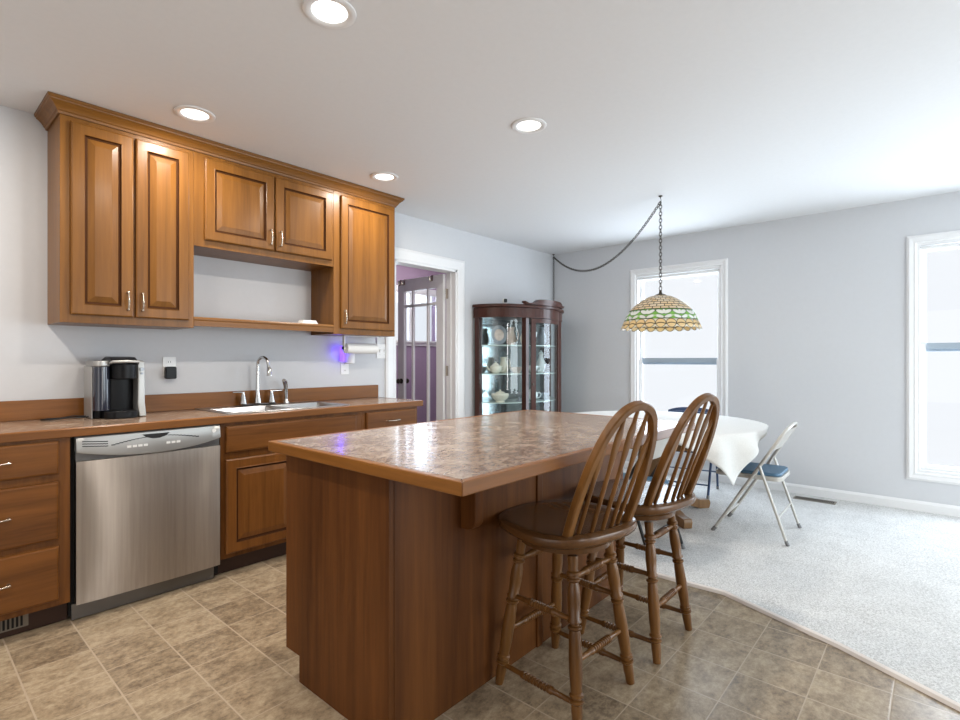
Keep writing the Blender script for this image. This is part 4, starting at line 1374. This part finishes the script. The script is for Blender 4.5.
# camera-like gadget on top
t2 = thing('small_camera', 'small white gadget with a black face on top of the china cabinet', 'camera', (4.26, 3.40, 1.8005))
m = MB(); m.lathe([(.028, .0), (.028, .006), (.008, .010), (.008, .022)], (0, 0, 0), 20); m.build('stand', M['whitepl'], t2, smooth=True, local=True)
m = MB(); m.prism(rrect(-.022, .022, .020, .072, .012), 'y', -.010, .022); o = m.build('body', M['whitepl'], t2, bevel=.004, local=True)
m = MB(); m.prism(rrect(-.017, .019, .026, .068, .010), 'y', -.0135, -.0105); m.build('front_face', M['black'], o, local=True)
t2.rotation_euler = (0, 0, -.5)

# contents
def pot(name, label, cat, x, y, z, prof, mat, handle=None, spout=None, lid=True, sc=1.0, rot=-.7):
    t = thing(name, label, cat, (x, y, z+.0008), rot)
    m = MB(); m.lathe([(r*sc, h*sc) for r, h in prof], (0, 0, 0), 24); m.build('body', mat, t, smooth=True, local=True)
    hm = max(h for r, h in prof)*sc; rm = max(r for r, h in prof)*sc
    if handle:
        m = MB(); m.tube([(rm*.85, 0, hm*.75), (rm*1.25, 0, hm*.85), (rm*1.5, 0, hm*.6), (rm*1.3, 0, hm*.3), (rm*.9, 0, hm*.22)], .006*sc, 8); m.build('handle', mat, t, smooth=True, local=True)
    if spout:
        m = MB(); m.tube([(-rm*.8, 0, hm*.35), (-rm*1.2, 0, hm*.5), (-rm*1.4, 0, hm*.8), (-rm*1.55, 0, hm*.9)], [.014*sc, .011*sc, .008*sc, .007*sc], 8); m.build('spout', mat, t, smooth=True, local=True)
    if lid:
        m = MB(); m.lathe([(rm*.55, hm+.0005), (rm*.45, hm+.012*sc), (.01*sc, hm+.02*sc), (.012*sc, hm+.03*sc), (0, hm+.038*sc)], (0, 0, 0), 20); m.build('lid', mat, t, smooth=True, local=True)
    return t
TEA = [(.03, 0), (.055, .015), (.072, .05), (.065, .085), (.042, .10)]
CUP = [(.02, 0), (.03, .012), (.042, .045), (.048, .065), (.045, .065), (.03, .015)]
BOWL = [(.03, 0), (.05, .02), (.075, .05), (.085, .065), (.08, .065), (.05, .025)]
TUR = [(.05, 0), (.045, .015), (.08, .04), (.095, .075), (.085, .095)]
VASE = [(.03, 0), (.05, .05), (.055, .10), (.03, .16), (.022, .19), (.032, .21)]
JUG = [(.035, 0), (.055, .04), (.05, .10), (.035, .15), (.042, .19)]
pot('teapot', 'ivory teapot with spout on the middle shelf, left side of china cabinet', 'teapot', 4.18, 3.46, SHZ[2], TEA, M['china'], True, True, sc=.9)
pot('sugar_bowl', 'floral china bowl right of the ivory teapot in the china cabinet', 'bowl', 4.385, 3.345, SHZ[2], BOWL, M['chinap'], lid=False)
pot('cream_jug', 'pale jug behind the ivory teapot on the middle shelf of the china cabinet', 'jug', 4.36, 3.50, SHZ[2], JUG, M['china'], True, lid=False, sc=.9)
pot('soup_tureen', 'white lidded tureen on the lower visible shelf, left side of china cabinet', 'tureen', 4.18, 3.40, SHZ[1], TUR, M['china'])
pot('glass_dish', 'grey-blue stemmed dish beside the lidded tureen in the china cabinet', 'dish', 4.385, 3.31, SHZ[1], [(.04, 0), (.012, .02), (.012, .05), (.07, .08), (.075, .10), (.07, .10), (.02, .06)], M['grey'], lid=False)
pot('flower_jug', 'patterned china pitcher on the top shelf, left side of china cabinet', 'pitcher', 4.36, 3.40, SHZ[3], JUG, M['chinap'], True, lid=False)
pot('vase', 'cream vase at the right of the top shelf, left side of china cabinet', 'vase', 4.45, 3.29, SHZ[3], VASE, M['china'], lid=False, sc=.85)
pot('green_bowl', 'pale green bowl on the lowest visible shelf of the china cabinet', 'bowl', 4.24, 3.44, SHZ[0], [(.04, 0), (.07, .04), (.09, .11), (.098, .13), (.092, .13), (.06, .05)], M['greenglass'], lid=False)
pot('teacup', 'white teacup on the middle shelf behind the cabinet door', 'cup', 4.62, 3.30, SHZ[2], CUP, M['chinaw'], True, lid=False, sc=1.2)
pot('tall_jar', 'white lidded jar on the middle shelf behind the cabinet door, right of the teacup', 'jar', 4.80, 3.32, SHZ[2], VASE, M['chinaw'])
pot('teapot', 'white china teapot on the lower visible shelf behind the cabinet door', 'teapot', 4.62, 3.32, SHZ[1], TEA, M['chinaw'], True, True)
pot('blue_bowl', 'grey glazed bowl on the lower visible shelf at right behind the cabinet door', 'bowl', 4.83, 3.32, SHZ[1], BOWL, M['grey'], lid=False)
pot('goblet', 'white goblet on the top shelf behind the cabinet door', 'goblet', 4.66, 3.32, SHZ[3], [(.035, 0), (.008, .01), (.008, .07), (.035, .10), (.04, .15), (.036, .15), (.02, .10)], M['chinaw'], lid=False)
pot('vase', 'grey vase on the top shelf at right behind the cabinet door', 'vase', 4.83, 3.33, SHZ[3], VASE, M['grey'], lid=False)
# decorative plate upright on an easel, top shelf at left
t = thing('display_plate', 'oval picture plate standing upright on the top shelf at left of china cabinet', 'plate', (4.235, 3.46, SHZ[3]+.0012), -.7)
m = MB(); m.lathe([(0, 0), (.055, .002), (.08, .012), (.082, .016), (.055, .006), (0, .004)], (0, 0, 0), 32, sy=1.25)
o = m.build('plate', M['grey'], t, smooth=True, local=True); o.rotation_euler = (radians(80), 0, 0); o.location = (0, 0, .105)
m = MB(); m.lathe([(0, .0065), (.050, .0085), (.048, .0095), (0, .008)], (0, 0, 0), 28, sy=1.25); o2 = m.build('picture', M['chinap'], t, smooth=True, local=True); o2.rotation_euler = (radians(80), 0, 0); o2.location = (0, -.0, .105)
m = MB()
for s in (-1, 1): m.tube([(s*.04, -.03, .0), (s*.04, .02, .012), (s*.02, .03, .12)], .003, 6)
m.tube([(0, .07, 0), (0, .03, .12)], .003, 6)
m.build('easel', M['bronze'], t, local=True)
